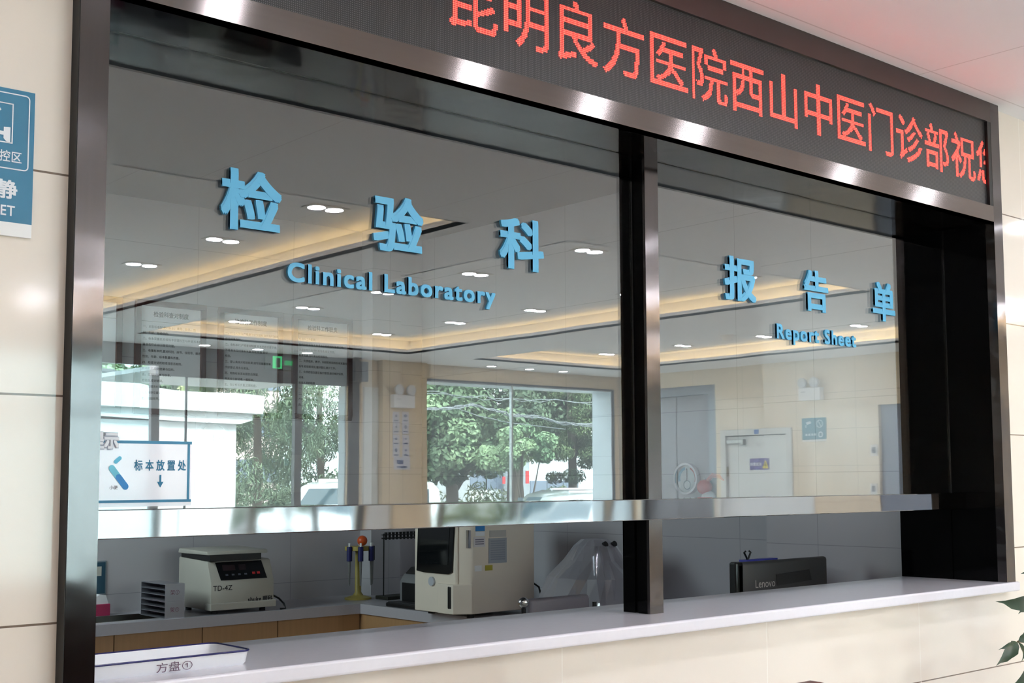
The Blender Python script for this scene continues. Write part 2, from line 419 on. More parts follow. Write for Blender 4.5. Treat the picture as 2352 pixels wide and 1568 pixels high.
# ------------------------------------------------------------------ structure: laboratory room
lw = MB(); lw.box(-.17, 3.66, 3.98, 4.1, 0, 2.95); struct(lw.build('wall_lab_back', lab_tile))
struct(MB().box(3.215, 3.42, 3.865, 3.98, 0, 2.95).build('wall_lab_column', lab_tile))
struct(MB().box(3.66, 3.8, 1.17, 4.1, 0, 2.95).box(3.45, 3.8, .43, 1.17, 0, 2.95).build('wall_lab_right', lab_tile_y))
struct(MB().box(-.17, -.06, .432, 2.75, 0, 2.95).box(-.17, -.06, 3.85, 4.1, 0, 2.95).box(-.17, -.06, 2.75, 3.85, 0, 1.62).box(-.17, -.06, 2.75, 3.85, 2.86, 2.95).build('wall_lab_left', lab_tile_y))
struct(MB().box(-.17, 3.8, .40, 4.1, 2.95, 3.0).build('ceiling_lab', mat('lab_ceiling', (96, 96, 98), .8, var=.01)))
w3 = sempty('window_3')
MB().box(-.15, -.09, 2.75, 2.79, 1.62, 2.86).box(-.15, -.09, 3.81, 3.85, 1.62, 2.86).box(-.15, -.09, 2.79, 3.81, 1.62, 1.66).box(-.15, -.09, 2.79, 3.81, 2.82, 2.86).build('window_frame', white_pl, w3)
MB().box(-.125, -.117, 2.79, 3.81, 1.66, 2.82).build('pane', clear_gl, w3)

# ------------------------------------------------------------------ the service window
win = sempty('window_1')
YG = .207
st = MB(); st.box(-.057, 0, 0, .035, 0, 2.84); st.build('left_stile', steel_v, win)
MB().box(-.0585, -.057, .001, .035, 0, 2.84).build('stile_edge', rubber, win)
MB().box(XJ, 3.396, 0, .035, 1.08, 2.84).build('right_stile', steel_v, win)
MB().box(0, XJ, 0, .035, 2.392, 2.45).build('head_rail', steel_h, win)
MB().box(0, XJ, 0, .035, 2.765, 2.84).build('top_rail', dark_rail, win)
MB().box(-.057, 0, .035, .20, 1.08, 2.425).box(-.057, 0, .214, .43, 1.08, 2.425).box(-.057, -.004, .2, .214, 1.08, 2.425).build('left_lining', black_gl, win)
MB().box(XJ, 3.394, .035, .20, 1.08, 2.425).box(XJ, 3.394, .214, .43, 1.08, 2.425).box(XJ + .004, 3.394, .2, .214, 1.08, 2.425).build('right_lining', black_gl, win)
MB().box(0, XJ, .035, .20, 2.392, 2.425).box(0, XJ, .214, .43, 2.392, 2.425).box(0, XJ, .2, .214, 2.396, 2.425).build('head_lining', black_gl, win)
pm = MB().box(1.641, 1.6955, .156, .166, 1.08, 2.392); pm.build('mullion_face', steel_v, win)
MB().box(1.641, 1.6955, .166, .20, 1.08, 2.392).box(1.641, 1.6955, .214, .26, 1.08, 2.392).box(1.646, 1.69, .2, .214, 1.08, 2.392).build('mullion_sides', black_gl, win)
MB().box(0, XJ, .150, .262, 1.341, 1.3995).build('crossbar', steel_bar, win, bevel=.002)
MB().box(0, 1.641, YG, YG + .006, 1.3995, 2.394).build('pane', glass_m, win)
MB().box(1.6955, XJ, YG, YG + .006, 1.3995, 2.394).build('pane', glass_m, win)

# countertop
ct = MB().prism([(-.053, .034), (-.053, -.012), (3.408, -.012), (3.408, .034), (3.394, .034), (3.394, .43), (-.053, .43)], 'z', 1.047, 1.08).build('countertop', quartz, bevel=.006, seg=3)
tag(ct, 'long white quartz countertop under the laboratory service window', 'countertop')

# ------------------------------------------------------------------ LED sign
led = thing('led_sign', 'black LED dot matrix sign with scrolling red Chinese characters above the window', 'sign', (0, .012, 2.45))
lm = bpy.data.materials.new('led_panel'); lm.use_nodes = True
n, l = lm.node_tree.nodes, lm.node_tree.links
b = n['Principled BSDF']; b.inputs['Roughness'].default_value = .45
PITCH = .0048
tc = n.new('ShaderNodeTexCoord'); vm = n.new('ShaderNodeVectorMath'); vm.operation = 'SCALE'; vm.inputs[3].default_value = 1 / PITCH
l.new(tc.outputs['Object'], vm.inputs[0]); fr_ = n.new('ShaderNodeVectorMath'); fr_.operation = 'FRACTION'; l.new(vm.outputs[0], fr_.inputs[0])
sb = n.new('ShaderNodeVectorMath'); sb.operation = 'SUBTRACT'; l.new(fr_.outputs[0], sb.inputs[0]); sb.inputs[1].default_value = (.5, .5, .5)
ml = n.new('ShaderNodeVectorMath'); ml.operation = 'MULTIPLY'; l.new(sb.outputs[0], ml.inputs[0]); ml.inputs[1].default_value = (1, 0, 1)
ln = n.new('ShaderNodeVectorMath'); ln.operation = 'LENGTH'; l.new(ml.outputs[0], ln.inputs[0])
lt = n.new('ShaderNodeMath'); lt.operation = 'LESS_THAN'; l.new(ln.outputs['Value'], lt.inputs[0]); lt.inputs[1].default_value = .22
mx = n.new('ShaderNodeMix'); mx.data_type = 'RGBA'; l.new(lt.outputs[0], mx.inputs[0])
mx.inputs[6].default_value = (*lin((17, 15, 17)), 1); mx.inputs[7].default_value = (*lin((92, 88, 90)), 1)
l.new(mx.outputs[2], b.inputs['Base Color'])
MB().box(0, XJ, 0, .02, 0, .315).build('panel', lm, led)
sl = MB(); sl.box(3.312, XJ - .001, -.0115, 0, 0, .315); sl.build('end_strip', rubber, led)
led_m = emis_mat('red_led', (255, 44, 36), LED_E)
CH = '昆明良方医院西山中医门诊部祝您'
x_start, cell = .806, .1738
def led_char(ch, x0):
    vs, fs = text_mesh(ch, .005)
    tri = []
    for f in fs:
        for i in range(1, len(f) - 1): tri.append((f[0], f[i], f[i + 1]))
    a = [(v[0], 0.0, v[2]) for v in vs]
    tree = BVHTree.FromPolygons(a, tri)
    dm = MB()
    ncell = int(round(cell / PITCH))
    i0 = int(round(x0 / PITCH))
    zb = int(round(.074 / PITCH))
    for i in range(ncell):
        for j in range(-1, ncell + 1):
            u = (i + .5) / ncell; v = -.12 + (j + .5) / ncell
            if tree.ray_cast(Vector((u, -1, v)), Vector((0, 1, 0)))[0] is not None:
                cx = (i0 + i + .5) * PITCH; cz = (zb + j + .5) * PITCH
                if cx > 3.305 or cz > .31: continue
                r = .00195
                dm.add([(cx + r * math.cos(k * PI / 3), -.0008, cz + r * math.sin(k * PI / 3)) for k in range(6)], [(0, 1, 2, 3, 4, 5)])
    o = dm.build('lit_character', led_m, led)
    o['label'] = 'lit red character ' + ch
    return o
for i, ch in enumerate(CH): led_char(ch, x_start + i * cell)

# ------------------------------------------------------------------ raised letters on the glass
def raised(ch, x0, x1, label):
    vs, fs = text_mesh(ch, .03, .05)
    vs = fit(vs, x0, x1, 2.008, 2.147, YG - .010, .009)
    xm, = ((x0 + x1) / 2,)
    b = MB(); b.add([(v[0] - xm, v[1] - YG, v[2] - 2.008) for v in vs], fs)
    o = b.build('raised_character', blue_ac, loc=(xm, YG, 2.008))
    tag(o, label, 'letter', 'blue raised Chinese characters')
raised('检', .339, .490, 'large blue character 检, first of the three on the left pane')
raised('验', .739, .888, 'large blue character 验, second of the three on the left pane')
raised('科', 1.134, 1.289, 'large blue character 科, nearest left of the window post')
raised('报', 2.037, 2.192, 'blue character 报, first of the three on the right pane')
raised('告', 2.442, 2.576, 'blue character 告, second of the three on the right pane')
raised('单', 2.837, 2.977, 'blue character 单, last on the right pane beside the black lining')

def raised_words(body, x0, x1, z0, z1, where):
    vs, fs = text_mesh(body, .03, .05)
    n_ = len(vs); par = list(range(n_))
    def fd(i):
        while par[i] != i: par[i] = par[par[i]]; i = par[i]
        return i
    # weld duplicates so that each outline is one piece
    key = {}
    for i, v in enumerate(vs):
        k = (round(v[0], 4), round(v[2], 4))
        if k in key: par[fd(i)] = fd(key[k])
        else: key[k] = i
    for f in fs:
        for i in f[1:]: par[fd(i)] = fd(f[0])
    a = np.array(fit(vs, x0, x1, z0, z1, YG - .009, .008))
    comp = {}
    for i in range(n_): comp.setdefault(fd(i), []).append(i)
    items = sorted(comp.values(), key=lambda c: a[c, 0].min())
    groups = []
    for c in items:
        lo, hi = a[c, 0].min(), a[c, 0].max()
        for g in groups:
            ov = min(hi, g[2]) - max(lo, g[1])
            if ov > .55 * min(hi - lo, g[2] - g[1]):
                g[0] += c; g[1] = min(lo, g[1]); g[2] = max(hi, g[2]); break
        else: groups.append([list(c), lo, hi])
    groups.sort(key=lambda g: g[1])
    letters = [(k, w) for w in body.split() for k in w]; words = [w for w in body.split() for k in w]
    idx = [i for w in body.split() for i in range(len(w))]
    ords = ('first', 'second', 'third', 'fourth', 'fifth', 'sixth', 'seventh', 'eighth', 'ninth', 'tenth')
    for gi, g in enumerate(groups):
        ids = {v: i for i, v in enumerate(g[0])}
        ff = [tuple(ids[i] for i in f) for f in fs if f[0] in ids]
        xc = (g[1] + g[2]) / 2
        b = MB(); b.add([(a[i][0] - xc, a[i][1] - YG, a[i][2] - z0) for i in g[0]], ff)
        o = b.build('raised_letter', blue_ac, loc=(xc, YG, z0))
        if gi < len(letters):
            tag(o, 'small blue letter %s, %s in the word %s %s' % (letters[gi][0], ords[idx[gi]], words[gi], where), 'letter', 'blue raised letters')
        else: tag(o, 'small blue letter %s' % where, 'letter', 'blue raised letters')
raised_words('Clinical Laboratory', .507, 1.120, 1.8935, 1.9525, 'on the left pane')
raised_words('Report Sheet', 2.292, 2.731, 1.889, 1.9535, 'on the right pane')

# ------------------------------------------------------------------ downlights
lens_m = emis_mat('downlight_lens', (240, 244, 255), DOWN_E)
trim_m = mat('downlight_trim', (225, 222, 218), .4)
ORD = ('first', 'second', 'third', 'fourth', 'fifth', 'sixth', 'seventh', 'eighth')
def make_pair(label, loc):
    t = thing('twin_downlight', label, 'downlight', loc, 0, 'twin downlights in the ceiling trays')
    MB().box(-.12, .12, -.065, .065, -.008, 0).build('trim', trim_m, t, bevel=.002)
    for s in (-1, 1): MB().cyl((s * .058, 0, -.0105), (s * .058, 0, -.006), .047, n=24).build('lens', lens_m, t)
    return t
pair0 = None
yrow = [-2.95, -3.32, -4.54, -5.74, -6.91, -8.15]
cols = [('left tray, left row', .6), ('left tray, right row', 2.81), ('middle tray, left row', 4.87), ('middle tray, right row', 6.52), ('right tray, left row', 8.35), ('right tray, right row', 9.81)]
for cname, x in cols:
    for k, y in enumerate(yrow[1:]):
        lab = 'twin round downlight, %s from the service window in the %s' % (ORD[k], cname)
        if pair0 is None: pair0 = make_pair(lab, (x, y, ZU))
        else: dup(pair0, (x, y, ZU), 0, lab)
lens_s = emis_mat('spot_lens', (242, 245, 255), DOWN_E * .35)
sing0 = None
def single(x, y, label):
    global sing0
    if sing0 is None:
        t = thing('round_downlight', label, 'downlight', (x, y, ZL), 0, 'single downlights along the ceiling edges')
        MB().lathe([(.05, -.006), (.066, -.006), (.066, 0), (.05, 0)], n=28, cap=False).build('trim', trim_m, t)
        MB().cyl((0, 0, -.0075), (0, 0, -.001), .052, n=24).build('lens', lens_s, t)
        sing0 = t
    else: dup(sing0, (x, y, ZL), 0, label)
for k, x in enumerate((-2.6, -1.5, -.35, .737, 1.667, 2.235, 2.78, 3.82, 4.49, 5.6, 7.0, 8.4, 9.8)):  # both ends of the row are unseen, added to light the lobby
    single(x, -.975, 'single round downlight before the service window wall, %s from the lobby\'s left end' % (ORD + ('ninth', 'tenth', 'eleventh', 'twelfth', 'thirteenth'))[k])
for k, x in enumerate((4.90, 5.50, 6.08)):
    single(x, -8.92, 'single round downlight before the glazed entrance, %s from the left' % ORD[k])
for k, x in enumerate((8.62, 9.23, 9.81)):
    single(x, -8.92, 'single round downlight before the street window, %s from the left' % ORD[k])

# smoke detector on the tray ceiling edge
sd = mir(1672, 770, 2, ZL)
tag(MB().lathe([(.0, -.05), (.045, -.05), (.06, -.03), (.06, -.012), (.075, -.012), (.075, 0)], n=24).build('smoke_detector', white_pl, smooth=True, loc=(sd.x, sd.y, ZL)), 'round white smoke detector on the ceiling beam beside the right tray', 'detector')

# ------------------------------------------------------------------ things on the lobby's walls
def rot_box(parent, name, m, x0, x1, z0, z1, y0=-.006, y1=0., bevel=0): return MB().box(x0, x1, y0, y1, z0, z1).build(name, m, parent, bevel=bevel)
# blue notice on the front wall
sg = thing('wall_sign', 'teal safety sign with white camera symbol on the cream wall left of the window', 'sign', (-.126, .035, 1.90))
WS = -.36
rot_box(sg, 'board', teal, WS, 0, .025, .272, -.006, 0)
rot_box(sg, 'white_strip', white_pl, WS, 0, 0, .025, -.006, 0)
def frame_line(par, name, m, x0, x1, z0, z1, t, y, r=.0):
    b = MB()
    k = 5
    def ring(x0, x1, z0, z1, r):
        p = []
        for cx, cz, a0 in ((x1 - r, z1 - r, 0), (x0 + r, z1 - r, PI / 2), (x0 + r, z0 + r, PI), (x1 - r, z0 + r, 1.5 * PI)):
            for i in range(k): p.append((cx + r * math.cos(a0 + PI / 2 * i / (k - 1)), y, cz + r * math.sin(a0 + PI / 2 * i / (k - 1))))
        return p
    a = ring(x0, x1, z0, z1, max(r, 1e-4)); c = ring(x0 + t, x1 - t, z0 + t, z1 - t, max(r - t, 1e-4)); n_ = len(a)
    b.add(a + c, [(i, (i + 1) % n_, n_ + (i + 1) % n_, n_ + i) for i in range(n_)]); return b.build(name, m, par)
ys_ = -.0068
frame_line(sg, 'border', white_ink, WS + .012, -.009, .1225, .264, .0022, ys_, .008)
frame_line(sg, 'pictogram_frame', white_ink, -.20, -.0385, .170, .2445, .0022, ys_)
cam_i = MB(); cam_i.add([(-.150, ys_, .232), (-.082, ys_, .246), (-.066, ys_, .238), (-.060, ys_, .230), (-.076, ys_, .214), (-.142, ys_, .205)], [(0, 1, 2, 3, 4, 5)])
cam_i.add([(-.118, ys_, .207), (-.106, ys_, .207), (-.106, ys_, .191), (-.055, ys_, .191), (-.055, ys_, .199), (-.046, ys_, .2), (-.043, ys_, .2), (-.043, ys_, .171), (-.048, ys_, .171), (-.055, ys_, .178), (-.055, ys_, .184), (-.118, ys_, .184)], [tuple(range(12))])
cam_i.build('camera_symbol', white_ink, sg)
label_text('caption', '监控区', white_ink, sg, -.0815, .1375, .0225, ys_, .012, width=.0600)
label_text('title', '肃静', white_ink, sg, -.1065, .0715, .036, ys_, .025, width=.079)
label_text('subtitle', 'QUIET', white_ink, sg, -.101, .037, .0265, ys_, .014, width=.070)

def em_light(loc, rz, label):
    t = thing('emergency_light', label, 'lamp', loc, rz, 'emergency lights')
    MB().box(-.15, .15, -.075, 0, 0, .15).build('housing', white_pl, t, bevel=.008)
    MB().box(.05, .11, -.077, -.075, .095, .103).build('indicator', mat('grey_print', (150, 152, 156), .5), t)
    for s in (-1, 1):
        c = (s * .082, -.055, .205)
        h = MB().lathe([(.02, 0), (.05, .012), (.06, .04), (.06, .055)], n=20)
        hv = [(c[0] + v[0], c[1] - .03 + .0 - v[2] + .04, c[2] + v[1]) for v in h.v]; h.v = hv
        lo = h.build('lamp_head', mat('lamp_plastic', (214, 216, 220), .3), t, smooth=True)
        MB().cyl((c[0], c[1] - .052, c[2]), (c[0], c[1] - .046, c[2]), .054, n=20).build('lens', mat('lamp_lens', (205, 210, 216), .1, .2), lo)
        MB().cyl((c[0], c[1] + .02, .15), (c[0], c[1] + .02, c[2] - .04), .012, n=8).build('swivel', white_pl, t)
    return t
p = mir(922, 920, 1, YF + .10); em_light((p.x, YF + .10, 2.305), PI, 'white twin lamp emergency light on the beige pier by the street window')
p = mir(1868, 917, 0, XR); em_light((XR, p.y, 2.365), -PI / 2, 'white twin lamp emergency light high on the cream wall beside the white door')

# teal notice, switches, door sign on the right wall
p0, p1 = mir(1845, 985, 0, XR), mir(1897, 985, 0, XR)
t = thing('notice_board', 'square teal notice with white pictograms on the cream side wall', 'sign', (XR, (p0.y + p1.y) / 2, 1.915), -PI / 2)
hw = abs(p1.y - p0.y) / 2
rot_box(t, 'board', mat('dull_teal_board', (62, 118, 132), .4), -hw, hw, 0, .25)
rot_box(t, 'white_strip', white_pl, -hw, hw, -.022, 0)
frame_line(t, 'ring_symbol', white_ink, -.115, -.03, .135, .225, .008, ys_, .04)
MB().add([(-.096, ys_ - .0004, .15), (-.09, ys_ - .0004, .144), (-.05, ys_ - .0004, .208), (-.056, ys_ - .0004, .214)], [(0, 1, 2, 3)]).build('slash', white_ink, t)
MB().add([(.105, ys_, .2), (.05, ys_, .215), (.035, ys_, .19), (.09, ys_, .17)], [(0, 1, 2, 3)]).add([(.11, ys_, .17), (.1, ys_, .17), (.1, ys_, .14), (.11, ys_, .14)], [(0, 1, 2, 3)]).build('camera_symbol', white_ink, t)
frame_line(t, 'hand_symbol', white_ink, -.115, -.055, .02, .09, .014, ys_, .03)
for k in range(4): MB().box(-.025 + k * .038, 0.0 + k * .038, ys_, ys_ + .0004, .045, .07).build('caption', white_ink, t)
def plate(py_, label, hgt):
    a, c = mir(2002, py_, 0, XR), mir(2016, py_, 0, XR)
    t = thing('switch_plate', label, 'switch', (XR, (a.y + c.y) / 2, a.z - hgt / 2), -PI / 2, 'switch plates')
    rot_box(t, 'plate', white_pl, -.045, .045, 0, hgt, -.01, 0, .002)
    rot_box(t, 'button', mat('grey_button', (120, 124, 130), .4), -.022, .022, hgt * .25, hgt * .78, -.013, -.01)
plate(1034, 'white plate with grey centre beside the grey door, upper of two', .125)
plate(1122, 'white plate with grey centre beside the grey door, just above the steel bar', .12)

# white door in the right wall
d = sempty('door_2', (XR, (.414 - 7.29), 0), -PI / 2)
wdoor = mat('white_door_paint', (224, 227, 226), .4, var=.02)
wfr = mat('white_frame_paint', (214, 216, 214), .4, var=.02)
MB().box(-.545, -.46, -.015, .1, 0, 2.065).box(.46, .545, -.015, .1, 0, 2.065).box(-.46, .46, -.015, .1, 1.995, 2.065).build('door_frame', wfr, d, bevel=.004)
MB().box(-.455, .455, .02, .06, .005, 1.985).build('door_leaf', wdoor, d)
MB().box(.19, .43, -.03, .02, 1.90, 1.945).box(.17, .21, -.035, .02, 1.88, 1.95).build('door_closer', mat('closer_metal', (165, 166, 164), .35, .7), d, bevel=.004)
MB().box(.445, .47, .0, .03, 1.5, 1.62).box(.445, .47, .0, .03, .3, .42).build('hinge', mat('brass', (150, 132, 100), .35, .8), d)
MB().cyl((-.39, -.03, 1.0), (-.39, .02, 1.0), .012).cyl((-.39, -.03, 1.0), (-.27, -.03, 1.0), .009).build('door_handle', chrome, d)
t = thing('door_sign', 'purple door sign with a yellow warning triangle on the white door', 'sign', (XR - .0 + .02, .414 - 7.25, 1.575), -PI / 2)
rot_box(t, 'plate', mat('violet_plate', (92, 84, 140), .4), -.15, .15, 0, .14, -.004, 0)
label_text('lettering', '机房重地', white_ink, t, -.035, .05, .045, -.0048, .02, width=.175)
MB().add([(-.14, -.0048, .015), (-.05, -.0048, .015), (-.095, -.0048, .12)], [(0, 1, 2)]).build('triangle', mat('yellow_print', (226, 208, 40), .5), t)
MB().box(-.10, -.09, -.0052, -.0049, .045, .09).box(-.10, -.09, -.0052, -.0049, .025, .036).build('mark', ink, t)
tag(MB().box(-.035, .035, -.004, 0, 0, .05).build('door_number', mat('blue_tag', (70, 110, 170), .5), loc=(XR - .016, .414 - 7.26, 2.005)), 'tiny blue tag stuck on the head of the white door frame', 'tag')
bpy.data.objects['door_number'].rotation_euler = (0, 0, -PI / 2)

# lift recess and grey door
d = sempty('door_3')
gs = mat('grey_steel_frame', (118, 122, 128), .3, .7)
gp = mat('grey_steel_door', (120, 118, 122), .35, .5)
MB().box(XR, XR + .16, -7.62, -7.5, 0, 2.645).box(XR, XR + .16, -8.95, -8.88, 0, 2.645).box(XR, XR + .16, -8.88, -7.62, 2.53, 2.645).build('door_frame', gs, d)
MB().box(XR + .12, XR + .15, -8.88, -8.255, 0, 2.53).build('door_leaf', gp, d); MB().box(XR + .12, XR + .15, -8.245, -7.62, 0, 2.53).build('door_leaf', gp, d)
struct(MB().box(XR + .19, XR + .2, -8.9, -7.6, 0, 2.6).build('wall_recess', dark_pl))
d = sempty('door_4')
MB().box(XR + .05, XR + .1, -5.16, -4.1, 0, 2.275).build('door_leaf', mat('blue_grey_door', (128, 134, 146), .4, .2), d)
MB().box(XR - .01, XR + .1, -4.15, -4.1, 0, 2.275).build('door_frame', gs, d)

# plates on the pier
icon_m = mat('slate_print', (84, 96, 128), .6); plate_m = mat('pale_plate', (206, 206, 214), .4)
rows = ('top', 'second', 'third', 'fourth')
for r in range(4):
    for c in range(2):
        a = mir((910, 932)[c], (957, 983, 1011, 1038)[r], 1, YF + .10)
        t = thing('notice_plate', 'small pale notice plate on the pier, %s, %s' % (('left one', 'right one')[c], ('at the top', 'second from the top', 'third from the top', 'above the wide plate')[r]), 'sign', (a.x, YF + .10, a.z), PI, 'notice plates on the pier')
        MB().box(-.045, .045, -.006, 0, -.065, .065).build('plate', plate_m, t)
        k = r * 2 + c
        n_ = (4, 20, 3, 8, 5, 6, 7, 4)[k]; rr = (.018, .024, .026, .02, .022, .018, .02, .024)[k]
        b = MB(); b.add([(rr * math.cos(2 * PI * i / n_ + k), -.0066, .018 + rr * math.sin(2 * PI * i / n_ + k) * (.7 if k % 3 else 1.2)) for i in range(n_)], [tuple(range(n_))]); b.build('pictogram', icon_m, t)
        MB().box(-.032, .032, -.0066, -.006, -.045, -.03).build('caption', icon_m, t)
a = mir(923, 1065, 1, YF + .10)
t = thing('notice_plate', 'wide pale notice plate on the beige pier under the small ones', 'sign', (a.x, YF + .10, a.z), PI)
MB().box(-.11, .11, -.006, 0, -.07, .07).build('plate', plate_m, t)
MB().box(-.02, .07, -.0066, -.006, -.005, .04).build('pictogram', icon_m, t); MB().box(-.07, .07, -.0066, -.006, -.05, -.028).build('caption', icon_m, t)

# exit sign over the entrance, dark loudspeaker box
a = mir(645, 832, 1, YF + .05)
t = thing('exit_sign', 'green lit exit sign above the glazed entrance', 'sign', (a.x, YF + .0, a.z - .07), PI)
MB().box(-.17, .17, -.03, 0, 0, .15).build('housing', mat('exit_case', (60, 70, 66), .4), t)
MB().box(-.03, .08, -.032, -.03, .01, .14).build('door_symbol', emis_mat('green_glow', (60, 215, 130), 1.7), t)
MB().box(-.01, .04, -.034, -.032, .02, .12).build('figure', mat('exit_dark', (20, 60, 40), .5), t)
MB().box(-.155, -.06, -.032, -.03, .05, .1).build('lettering', emis_mat('green_dim', (40, 170, 100), .8), t)
a = mir(829, 853, 1, YF + .15)
tag(MB().box(-.09, .09, -.16, 0, -.11, .11).build('loudspeaker', dark_pl, bevel=.006, loc=(a.x, YF + .02 + .16, a.z)), 'dark box loudspeaker high on the far wall beside the pier', 'loudspeaker')

# ------------------------------------------------------------------ street beyond the lobby
asph = mat('paving', (88, 88, 87), .8, var=.08, scale=.6)
gd = MB(); gd.box(-90, 120, -160, -9.7, -.35, -.2).box(-90, -4.2, -9.7, 60, -.35, -.2).box(-4.2, -.18, .45, 60, -.35, -.2); struct(gd.build('ground', asph))
struct(MB().box(1.5, 10.9, -11.2, -9.5, -.2, -.02).build('floor_porch', mat('porch_stone', (188, 186, 182), .6)))
struct(MB().box(4.62, 6.76, -11.3, -9.40, 2.615, 2.66).build('ceiling_porch', mat('porch_soffit', (226, 226, 228), .6)))

# white kiosk with a curved roof line
wk = mat('white_panel', (240, 242, 245), .4, var=.01)
YK = -14.0
def kp(px, py): q = mir(px, py, 1, YK); return (q.x, q.z)
kio = thing('white_kiosk', 'white pavilion with a curved roof line outside the glazed entrance', 'kiosk', (0, 0, 0))
top = [kp(-300, 770), kp(-150, 810), kp(0, 838), kp(120, 852), kp(200, 860), kp(250, 868), kp(310, 877), kp(350, 888), kp(400, 896), kp(470, 900), kp(540, 902), kp(600, 907), kp(609, 910)]
bot = [kp(604, 950), kp(-300, 905)]
MB().prism(top + bot, 'y', YK, YK - 2.2).build('roof_fascia', wk, kio)
MB().prism([kp(586, 954), kp(586, 964), kp(558, 973), kp(-300, 925), kp(-300, 905), kp(585, 949)], 'y', YK - .08, YK - 2.0).build('cornice', wk, kio)
z0 = -.2
xk = kp(555, 1000)[0]
MB().box(kp(-300, 1000)[0], xk, YK - 1.9, YK - .16, z0, kp(556, 970)[1]).build('wall', wk, kio)

rng = np.random.default_rng(11)
def leaf_cloud(name, m, parent, centers, radii, count, size, up=.3, aspect=.55, droop=0., seed=1):
    """thousands of folded leaves filling a set of clumps"""
    rg = np.random.default_rng(seed)
    centers = np.array(centers, float); radii = np.array(radii, float)
    w = np.prod(radii, axis=1) ** .72; w /= w.sum()
    k = rg.choice(len(centers), count, p=w)
    d = rg.normal(size=(count, 3)); d /= np.linalg.norm(d, axis=1)[:, None]
    r = rg.random(count) ** .33
    p = centers[k] + d * r[:, None] * radii[k]
    nrm = d * .6 + rg.normal(size=(count, 3)) * .5 + np.array([0, 0, up]); nrm /= np.linalg.norm(nrm, axis=1)[:, None]
    t = rg.normal(size=(count, 3)); t[:, 2] -= droop; t -= nrm * (t * nrm).sum(1)[:, None]; t /= np.linalg.norm(t, axis=1)[:, None] + 1e-9
    s = np.cross(nrm, t); L = size * rg.uniform(.6, 1.3, count)[:, None]
    a = p - t * L * .5; b_ = p + t * L * .5; c1 = p + s * L * aspect * .5 + nrm * L * .12; c2 = p - s * L * aspect * .5 + nrm * L * .12
    V = np.empty((count * 4, 3)); V[0::4] = a; V[1::4] = c1; V[2::4] = b_; V[3::4] = c2
    me = bpy.data.meshes.new(name); me.vertices.add(count * 4); me.vertices.foreach_set('co', V.ravel())
    me.loops.add(count * 6); i = np.arange(count) * 4
    li = np.stack([i, i + 1, i + 2, i, i + 2, i + 3], 1).ravel(); me.loops.foreach_set('vertex_index', li)
    me.polygons.add(count * 2); me.polygons.foreach_set('loop_start', np.arange(count * 2) * 3); me.polygons.foreach_set('loop_total', np.full(count * 2, 3))
    me.update(calc_edges=True); me.validate(); me.materials.append(m)
    o = bpy.data.objects.new(name, me); C.objects.link(o); o.parent = parent
    return o
def leaf_mat(name, c1, c2, sc=.9):
    m = mat(name, c1, .55, var=.0, spec=.3); n, l = m.node_tree.nodes, m.node_tree.links
    mx = [q for q in n if q.type == 'MIX'][0]; mx.inputs[6].default_value = (*lin(c1), 1); mx.inputs[7].default_value = (*lin(c2), 1)
    nz = [q for q in n if q.type == 'TEX_NOISE'][0]; nz.inputs['Scale'].default_value = sc; nz.inputs['Detail'].default_value = 8
    rp = n.new('ShaderNodeValToRGB'); rp.color_ramp.elements[0].position = .38; rp.color_ramp.elements[1].position = .62
    l.new(nz.outputs[0], rp.inputs[0]); l.new(rp.outputs[0], mx.inputs[0])
    return m
plane_l = leaf_mat('plane_leaf', (82, 106, 80), (162, 186, 146))
con_l = leaf_mat('cypress_leaf', (60, 80, 60), (116, 134, 92))
wil_l = leaf_mat('cedar_leaf', (86, 110, 92), (150, 168, 138))
bush_l = leaf_mat('hedge_leaf', (96, 124, 74), (172, 178, 128))
bark = mat('bark', (92, 82, 72), .85, var=.3, scale=8, stretch=(1, 1, .2), bump=.02, bscale=10)
def tree(label, x, y, h, trunk_r, clumps, count, size, lm, seed, name='street_tree', fork=None, droop=0., aspect=.55):
    t = thing(name, label, 'tree', (x, y, -.2), 0, 'trees across the street')
    cs, rs = zip(*clumps)
    leaf_cloud('foliage', lm, t, cs, rs, count, size, seed=seed, droop=droop, aspect=aspect)
    b = MB(); b.tube([(0, 0, 0), (.05, 0, h * .25), (-.03, 0, h * .5), (.02, 0, h * .8)], [trunk_r * 1.25, trunk_r, trunk_r * .8, trunk_r * .3], 10)
    if fork:
        for f in fork: b.tube([(0, 0, f[0]), (f[1] * .5, .1, f[0] + f[2] * .35), (f[1], .1, f[0] + f[2])], [trunk_r * .5, trunk_r * .4, trunk_r * .2], 8)
    b.build('trunk', bark, t, smooth=True); return t
def blob(cx, cz, rx, rz, n_, seed, cr=(.5, .9), base=1.9):
    rr = random.Random(seed); out = []
    for i in range(n_):
        a = rr.uniform(0, 2 * PI); q = math.sqrt(rr.random())
        s = rr.uniform(*cr)
        out.append(((cx + rx * q * math.cos(a), rr.uniform(-1.2, 1.2), cz + rz * q * math.sin(a)), (s, s, s * .62)))
    return out
def crown(ox, y, boxes, n_, seed, cr, dy=1.0):
    """clumps filling ellipses given in the picture of the street: (x0, x1, y0, y1)"""
    rr = random.Random(seed); out = []
    for (x0, x1, y0, y1) in boxes:
        a, c = mir(x0, y0, 1, y), mir(x1, y1, 1, y); cx, cz, rx, rz = (a.x + c.x) / 2, (a.z + c.z) / 2, abs(c.x - a.x) / 2, abs(a.z - c.z) / 2
        for i in range(n_):
            t_ = rr.uniform(0, 2 * PI); q = math.sqrt(rr.random()); u = rr.uniform(*cr)
            out.append(((cx + rx * q * math.cos(t_) - ox, rr.uniform(-dy, dy), cz + rz * q * math.sin(t_) + .2), (u, u * .9, u * .6)))
    return out
q = mir(1035, 1120, 1, -20)
